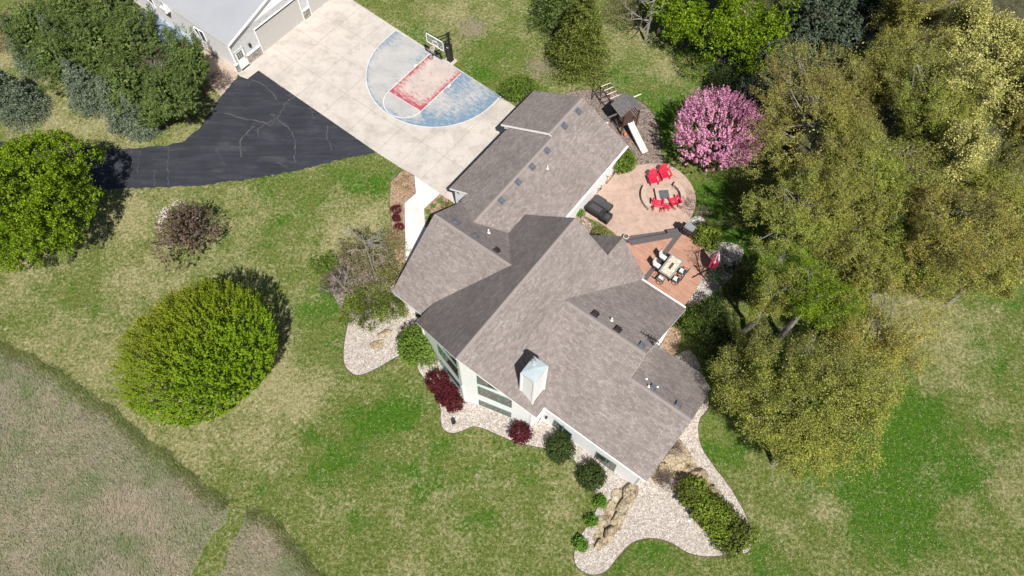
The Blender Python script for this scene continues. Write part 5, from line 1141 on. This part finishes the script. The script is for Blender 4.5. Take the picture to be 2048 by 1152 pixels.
# top edge
plant('spruce_tree', 'tree', 'tall yellow green spruce at the top edge above the bare soil patches', 1165, 52, 4.6, 76, 'yellowspruce', 'spruce', .95, 380, 110, .19, 0, 70)
plant('spruce_tree', 'tree', 'dark spruce behind the yellow green one at the top edge', 1120, -25, 4.5, 60, 'pine', 'spruce', .95, 340, 80, .19, 0, 71)
G = 'lime green trees along the top edge'
for i, (x, y, zc, r, lb) in enumerate([(1330, 15, 3.4, 42, 'small lime green tree crowding the bare tree at the top edge'), (1380, 40, 3.6, 48, 'lime green tree at the top edge closest to the bare tree'), (1455, 62, 4.6, 66, 'middle lime green tree at the top edge'), (1535, 70, 4.8, 58, 'lime green tree at the top edge against the dark conifers'), (1470, -30, 5.0, 60, 'lime green tree cut off by the top edge')]):
    plant('broadleaf_tree', 'tree', lb, x, y, zc, r, 'lime', 'clump', .7, 620, 16, .17, .19, 80 + i, group=G, depth=.6, lobe=.3, groups=80, gs=.13, core=1500)
plant('broadleaf_tree', 'tree', 'narrow lime green tree leaning right above the dark shrubs', 1515, 118, 3.5, 40, 'lime', 'clump', .7, 420, 13, .16, .22, 86, depth=.6, lobe=.3)
def bare(name, label, px, py, h, spread, mat, seed, n=14, lean=(0, 0), r0=.14, group=None):
    rng = np.random.default_rng(seed); c = P(px, py); t = thing(name, label, 'tree', c, group); b = MB(); top = c + np.array([lean[0], lean[1], h])
    b.tube(c, c + (top - c) * .5, r0, r0 * .7, 7); b.tube(c + (top - c) * .5, top, r0 * .7, .03, 6); b.build('trunk', M[mat], t); b = MB()
    for _ in range(n):
        f = rng.uniform(.25, .9); s = c + (top - c) * f; a = rng.uniform(0, 6.28); L = spread * (1.1 - f * .6) * rng.uniform(.6, 1.1); e = s + np.array([math.cos(a) * L, math.sin(a) * L, L * .45]); m = s + (e - s) * .5 + rng.normal(0, .12, 3); r = r0 * .42
        b.tube(s, m, r, r * .7, 5, cap=False); b.tube(m, e, r * .7, .018, 5, cap=False)
        for _ in range(7):
            g = rng.uniform(.25, .98); q = (s + (m - s) * g * 2) if g < .5 else (m + (e - m) * (g * 2 - 1)); d_ = unit(rng.normal(0, 1, 3) * np.array([1, 1, .5]) + (e - s) / L * .8 + np.array([0, 0, .3])); l2 = L * rng.uniform(.2, .45); b.tube(q, q + d_ * l2, .022, .009, 4, cap=False)
            for _ in range(2): g2_ = q + d_ * l2 * rng.uniform(.4, .9); b.tube(g2_, g2_ + unit(d_ + rng.normal(0, .6, 3)) * l2 * .5, .012, .006, 3, cap=False)
    b.build('branches', M[mat], t); return t
bare('snag_tree', 'slender pale dead trunk between lime trees and dark conifers', 1592, 78, 8.5, .5, 'birch', 91, 4, r0=.07)
bare('bare_tree', 'leafless grey tree at the top edge between spruce and lime trees', 1290, 82, 7.5, 3.0, 'barkgrey', 90, 16)
G = 'dark conifers behind the pink tree'
for i, (x, y, zc, r, lb) in enumerate([(1610, 60, 5.0, 56, 'dark conifer at the top edge right of the lime trees'), (1575, 130, 4.2, 50, 'dark conifer right below the lime trees'), (1660, 10, 5.4, 60, 'dark conifer at the top edge left of the brown budding trees'), (1520, 200, 3.0, 46, 'low dark conifer touching the pink tree'), (1600, 190, 3.6, 46, 'dark conifer wedged behind the first big budding tree'), (1740, 5, 4.4, 50, 'farthest right dark conifer at the top edge'), (1690, 85, 4.0, 48, 'dark conifer peeking out between two budding trees'), (1650, 130, 4.0, 44, 'dark conifer just above the first big budding tree')]):
    plant('conifer_tree', 'tree', lb, x, y, zc, r, 'darkconifer', 'shoot', .8, 560, 20, .18, .11, 100 + i, group=G, depth=.5, lobe=.22, shoot=.6, up=.3, groups=60, core=1800)
plant('brush_shrub', 'shrub', 'tangled brown brush behind the bare tree at the top edge', 1262, 20, 1.4, 48, 'olive', 'wisp', .8, 420, 10, .09, .12, 108, parts=False, shoot=.7)
plant('brush_shrub', 'shrub', 'green brush beneath the lime trees above the pink tree', 1460, 175, 1.5, 44, 'darkyew', 'clump', .8, 420, 13, .12, .16, 109, parts=False)
plant('undergrowth_shrub', 'shrub', 'dark green shrub under the lime trees at the lawn edge', 1395, 125, .9, 40, 'yew', 'clump', .8, 260, 12, .13, .16, 110, parts=False)
plant('undergrowth_shrub', 'shrub', 'greyish shrub at the lawn edge just above the pink tree', 1452, 150, .9, 34, 'darkconifer', 'clump', .8, 240, 12, .13, .16, 111, parts=False)
# pink
plant('blossom_tree', 'tree', 'round tree covered in pink blossom beside the patio', 1441, 262, 4.4, 98, 'pink', 'shoot', .78, 1500, 20, .12, .075, 120, depth=.35, lobe=.13, shoot=.7, stretch=(1, 1.08), groups=300, gs=.09, core=0, upb=.35)
plantcore = 1
# big budding wood on the right
G = 'big budding trees of the wood on the right'
BT = [(1655, 250, 6.5, 118, 'bud', 'big brownish green budding tree directly right of the pink tree'), (1620, 430, 5.5, 104, 'budgreen', 'budding tree leaning over the shaded lawn right of the patio'), (1765, 150, 6.5, 110, 'bud', 'orange tinged budding tree below the dark conifers at the top edge'),
      (1740, 355, 7.0, 120, 'budgreen', 'budding tree in the heart of the right hand wood'), (1870, 250, 6.8, 112, 'budgreen', 'greenish budding tree below the pale yellow tree'), (1850, 440, 6.5, 116, 'bud', 'olive brown budding tree in the lower right of the wood'),
      (1980, 400, 6.0, 108, 'budgreen', 'budding tree at the right edge of the photo, halfway up the wood'), (1720, 480, 4.5, 90, 'budgreen', 'lower budding tree just above the two yellow green trees'), (1990, 530, 4.8, 84, 'bud', 'lowest budding tree at the right edge'), (1790, 545, 3.8, 70, 'budgreen', 'low budding tree filling the gap above the ochre tree'), (1700, 575, 3.6, 60, 'budgreen', 'low budding tree right behind the bright green tree'), (1820, 30, 6.5, 96, 'bud', 'brown budding tree cut by the top edge next to the pale yellow tree'), (2060, 260, 6.5, 90, 'bud', 'budding tree cut by the right edge below the pale yellow tree')]
for i, (x, y, zc, r, m, lb) in enumerate(BT):
    plant('budding_tree', 'tree', lb, x, y, zc + 1.4, r * 1.04, m, 'wisp', .55, 2500, 32, .088, .10, 130 + i, 'barkgrey', group=G, depth=.5, lobe=.32, shoot=1.1, ntips=40, groups=190, gs=.085, core=1500)
G = 'pale yellow flowering trees in the upper right'
for i, (x, y, zc, r, lb) in enumerate([(1925, 90, 7.2, 92, 'pale yellow flowering tree in the upper right corner'), (1990, 190, 6.6, 70, 'pale yellow flowering tree close to the right edge'), (1880, 215, 6.8, 66, 'smaller pale yellow tree among the budding trees'), (1905, 330, 6.8, 48, 'lowest pale yellow flowering crown in the wood')]):
    plant('flowering_tree', 'tree', lb, x, y, zc + 2.2, r, 'willow', 'wisp', .6, [2600, 1600, 1200, 800][i], 24, .13, .12, 150 + i, 'barkgrey', group=G, depth=.5, lobe=.3, shoot=.8, groups=[150, 90, 70, 45][i], gs=.14)
G = 'yellow green trees beyond the deck'
for i, (x, y, zc, r, m, n, lb) in enumerate([(1625, 600, 5.2, 84, 'lime', 1100, 'bright green tree between the budding wood and the yellow green tree'), (1600, 800, 5.2, 128, 'yellowgreen', 2300, 'largest yellow green tree on the lawn right of the house'), (1745, 690, 4.2, 100, 'ochre', 900, 'thin ochre budding tree with grass showing through beside the yellow green tree'),
        (1690, 800, 4.6, 96, 'yellowgreen', 1300, 'yellow green tree bordering the bright green lawn on the right'), (1600, 890, 3.8, 72, 'yellowgreen', 900, 'lowest yellow green crown hanging over the lawn'),
        (1500, 745, 4.0, 74, 'yellowgreen', 800, 'yellow green tree nearest the house corner'), (1535, 600, 4.2, 52, 'budgreen', 450, 'dull green tree between the deck and the bright green tree')]):
    plant('broadleaf_tree', 'tree', lb, x, y, zc + 1.3, r * 1.06, m, 'wisp', .62, int(n * 1.2), 30, .088, .12, 160 + i, 'barkgrey', group=G, depth=.55, lobe=.28, shoot=.9, groups=n // 12, gs=.13, core=n // 3)
G = 'dark understorey shrubs beyond the deck'
for i, (x, y, zc, r, lb) in enumerate([(1430, 640, 1.6, 50, 'dark green shrub beyond the deck corner, left of the shadow'), (1450, 700, 1.6, 46, 'dark green shrub in the tree shadow right of the roof'), (1480, 560, 1.5, 46, 'dark green shrub beside the white gravel'), (1395, 640, .9, 26, 'small leafy shrub touching the roof corner by the deck'), (1435, 760, 1.2, 34, 'leafy shrub at the right roof corner')]):
    plant('understorey_shrub', 'shrub', lb, x, y, zc, r, 'darkyew' if i < 3 else 'yew', 'clump', .85, 380, 13, .13, .18, 180 + i, group=G, parts=False, lobe=.25)
# foundation shrubs
SH = [('evergreen_shrub', 'rounded bright green shrub between the court and the roof', 1040, 178, .9, 36, 'yew', 520, 'clump'), ('evergreen_shrub', 'dark green round shrub between play tower and patio', 1247, 322, 1.0, 27, 'yew', 420, 'shoot'),
      ('evergreen_shrub', 'yellow green round shrub between grill and umbrella', 1414, 472, 1.0, 29, 'juniper', 460, 'shoot'), ('evergreen_shrub', 'big spiky round yew below the left roof corner', 834, 690, 1.2, 45, 'yew', 900, 'shoot'),
      ('evergreen_shrub', 'dark green bush under the left window of the long wall', 1119, 894, .55, 28, 'darkyew', 420, 'shoot'), ('evergreen_shrub', 'dark green bush between the two windows of the long wall', 1184, 951, .5, 26, 'darkyew', 380, 'shoot'),
      ('green_tuft', 'little green perennial left of the wicker sofa', 1158, 424, .25, 9, 'hosta', 60, 'clump'), ('green_tuft', 'scrappy green shrub between rubble strip and roof valley', 1200, 468, .35, 15, 'olive', 120, 'clump')]
for i, (nm, lb, x, y, zc, r, m, n, k) in enumerate(SH):
    plant(nm, 'shrub', lb, x, y, zc, r, m, k, .85, n, 13, .11, .09 if k == 'shoot' else .12, 200 + i, parts=False, depth=.4, lobe=.12, shoot=.4, zmin=-.5, core=int(n * 1.2))
G = 'burgundy barberry bushes'
for i, (x, y, zc, r, lb) in enumerate([(874, 762, .55, 22, 'burgundy barberry at the upper end of the row of three by the tall windows'), (889, 783, .55, 22, 'middle burgundy barberry of the row by the tall windows'), (905, 802, .55, 22, 'burgundy barberry at the lower end of the row, above the garden lamp'), (1042, 868, .6, 21, 'single burgundy barberry below the right corner of the tall windows')]):
    plant('barberry_bush', 'shrub', lb, x, y, zc, r, 'barberry', 'shoot', .85, 260, 13, .10, .06, 220 + i, group=G, parts=False, shoot=.4, depth=.4)
G = 'small purple shrubs in the entry mulch bed'
for i, (x, y, r, lb) in enumerate([(793, 419, 11, 'upper purple shrub beside the white entry walk'), (793, 437, 9, 'middle purple shrub beside the white entry walk'), (797, 455, 11, 'lower purple shrub beside the white entry walk')]):
    plant('purple_shrub', 'shrub', lb, x, y, .3, r, 'barberry', 'clump', .8, 130, 12, .08, .07, 230 + i, group=G, parts=False)
G = 'dry grass tufts in the entry mulch bed'
for i, (x, y, lb) in enumerate([(810, 357, 'brown grass tuft nearest the concrete driveway'), (796, 369, 'brown grass tuft furthest left in the entry bed'), (812, 379, 'brown grass tuft nearest the bend of the walk')]):
    plant('grass_tuft', 'grass', lb, x, y, .2, 8, 'straw', 'shoot', .9, 50, 8, .10, .03, 235 + i, group=G, parts=False, shoot=.3)
G = 'green perennials in the bed by the door'
for i, (x, y, r, lb) in enumerate([(880, 402, 6, 'dark green perennial in the bed between walk and garage'), (866, 412, 4, 'smallest green perennial beside the walk bend'), (857, 423, 6, 'bright green perennial at the walk edge'), (857, 437, 5, 'bright green perennial nearest the dark roof edge')]):
    plant('perennial', 'plant', lb, x, y, .15, r, 'hosta', 'clump', .9, 45, 10, .07, .05, 240 + i, group=G, parts=False)
plant('grass_tuft', 'grass', 'grey green ornamental grass against the roof by the door', 897, 414, .4, 13, 'olive', 'shoot', .9, 110, 10, .10, .05, 246, parts=False, shoot=.5)
G = 'green hostas along the ledge stones'
for i, (x, y, r, lb) in enumerate([(1200, 1004, 12, 'hosta nearest the house along the ledge stones'), (1182, 1043, 12, 'middle hosta along the ledge stones'), (1163, 1090, 13, 'hosta farthest down the gravel tip')]):
    plant('hosta', 'plant', lb, x, y, .25, r, 'hosta', 'clump', .9, 120, 9, .12, .09, 250 + i, group=G, parts=False)
G = 'dark shrubs beside the hostas'
G = 'juniper clumps forming the long hedge in the gravel'
for i, (x, y, r, lb) in enumerate([(1385, 985, 27, 'first juniper clump at the boulder end of the long hedge'), (1405, 1008, 31, 'second juniper clump from the boulders'), (1428, 1035, 34, 'middle juniper clump of the long hedge'), (1450, 1060, 34, 'fourth juniper clump from the boulders'), (1472, 1080, 30, 'juniper clump at the far end of the hedge by the lawn')]):
    plant('juniper_shrub', 'shrub', lb, x, y, .7, r, 'juniper', 'shoot', .85, 480, 14, .12, .09, 260 + i, group=G, parts=False, shoot=.5, lobe=.28, depth=.5)
for i, (x, y, r, lb) in enumerate([(1340, 962, 20, 'leafless purple shrub beside the top of the juniper hedge'), (1350, 895, 18, 'leafless purple shrub at the roof edge above the big boulder'), (1325, 958, 14, 'leafless reddish shrub next to the reddish boulder')]):
    plant('bare_shrub', 'shrub', lb, x, y, .4, r, 'purpletwig', 'wisp', .9, 110, 5, .05, .06, 270 + i, parts=False, shoot=.45, twigm='twigdark', group='leafless shrubs near the lower right roof corner')
# mixed planting and birch by the entry
G = 'mixed evergreen shrubs under the birch'
for i, (x, y, zc, r, m, lb) in enumerate([(742, 612, 1.0, 44, 'juniper', 'yellow green shrub at the bottom of the mixed planting'), (785, 615, .8, 26, 'juniper', 'yellow green shrub nearest the left roof corner'), (712, 622, .7, 26, 'juniper', 'yellow green shrub at the lower left of the mixed planting'), (745, 555, .9, 50, 'olive', 'olive shrub in the centre of the mixed planting'),
        (700, 512, .9, 40, 'olive', 'olive shrub at the upper left below the birch'), (775, 505, .9, 36, 'olive', 'olive shrub beside the white walk'), (792, 478, .5, 18, 'straw', 'brown shrub between the purple shrubs and the birch'), (650, 530, .8, 22, 'yew', 'green shrub at the left tip of the mixed planting'), (735, 480, .8, 26, 'olive', 'small olive shrub at the top of the mixed planting'), (785, 550, .8, 28, 'olive', 'olive shrub tucked against the roof edge')]):
    plant('evergreen_shrub', 'shrub', lb, x, y, zc, r, m, 'clump', .85, int(r * (6 if m == 'olive' else 11)), 12, .10, .10, 280 + i, group=G, parts=False, lobe=.3, depth=.6)
plant('bare_shrub', 'shrub', 'leafless dark purple shrub at the left side of the mixed planting', 672, 560, .8, 28, 'purpletwig', 'wisp', .9, 260, 6, .05, .08, 295, parts=False, shoot=.6, twigm='twigdark')
bare('birch_tree', 'nearly leafless pale barked birch over the mixed shrubs left of the house', 752, 555, 5.5, 2.6, 'birch', 300, 13, (-.2, .6), .05)
bare('birch_tree', 'small leaning pale barked birch at the left of the mixed shrubs', 710, 600, 3.5, 1.9, 'birch', 301, 7, (-1.0, .3), .035)
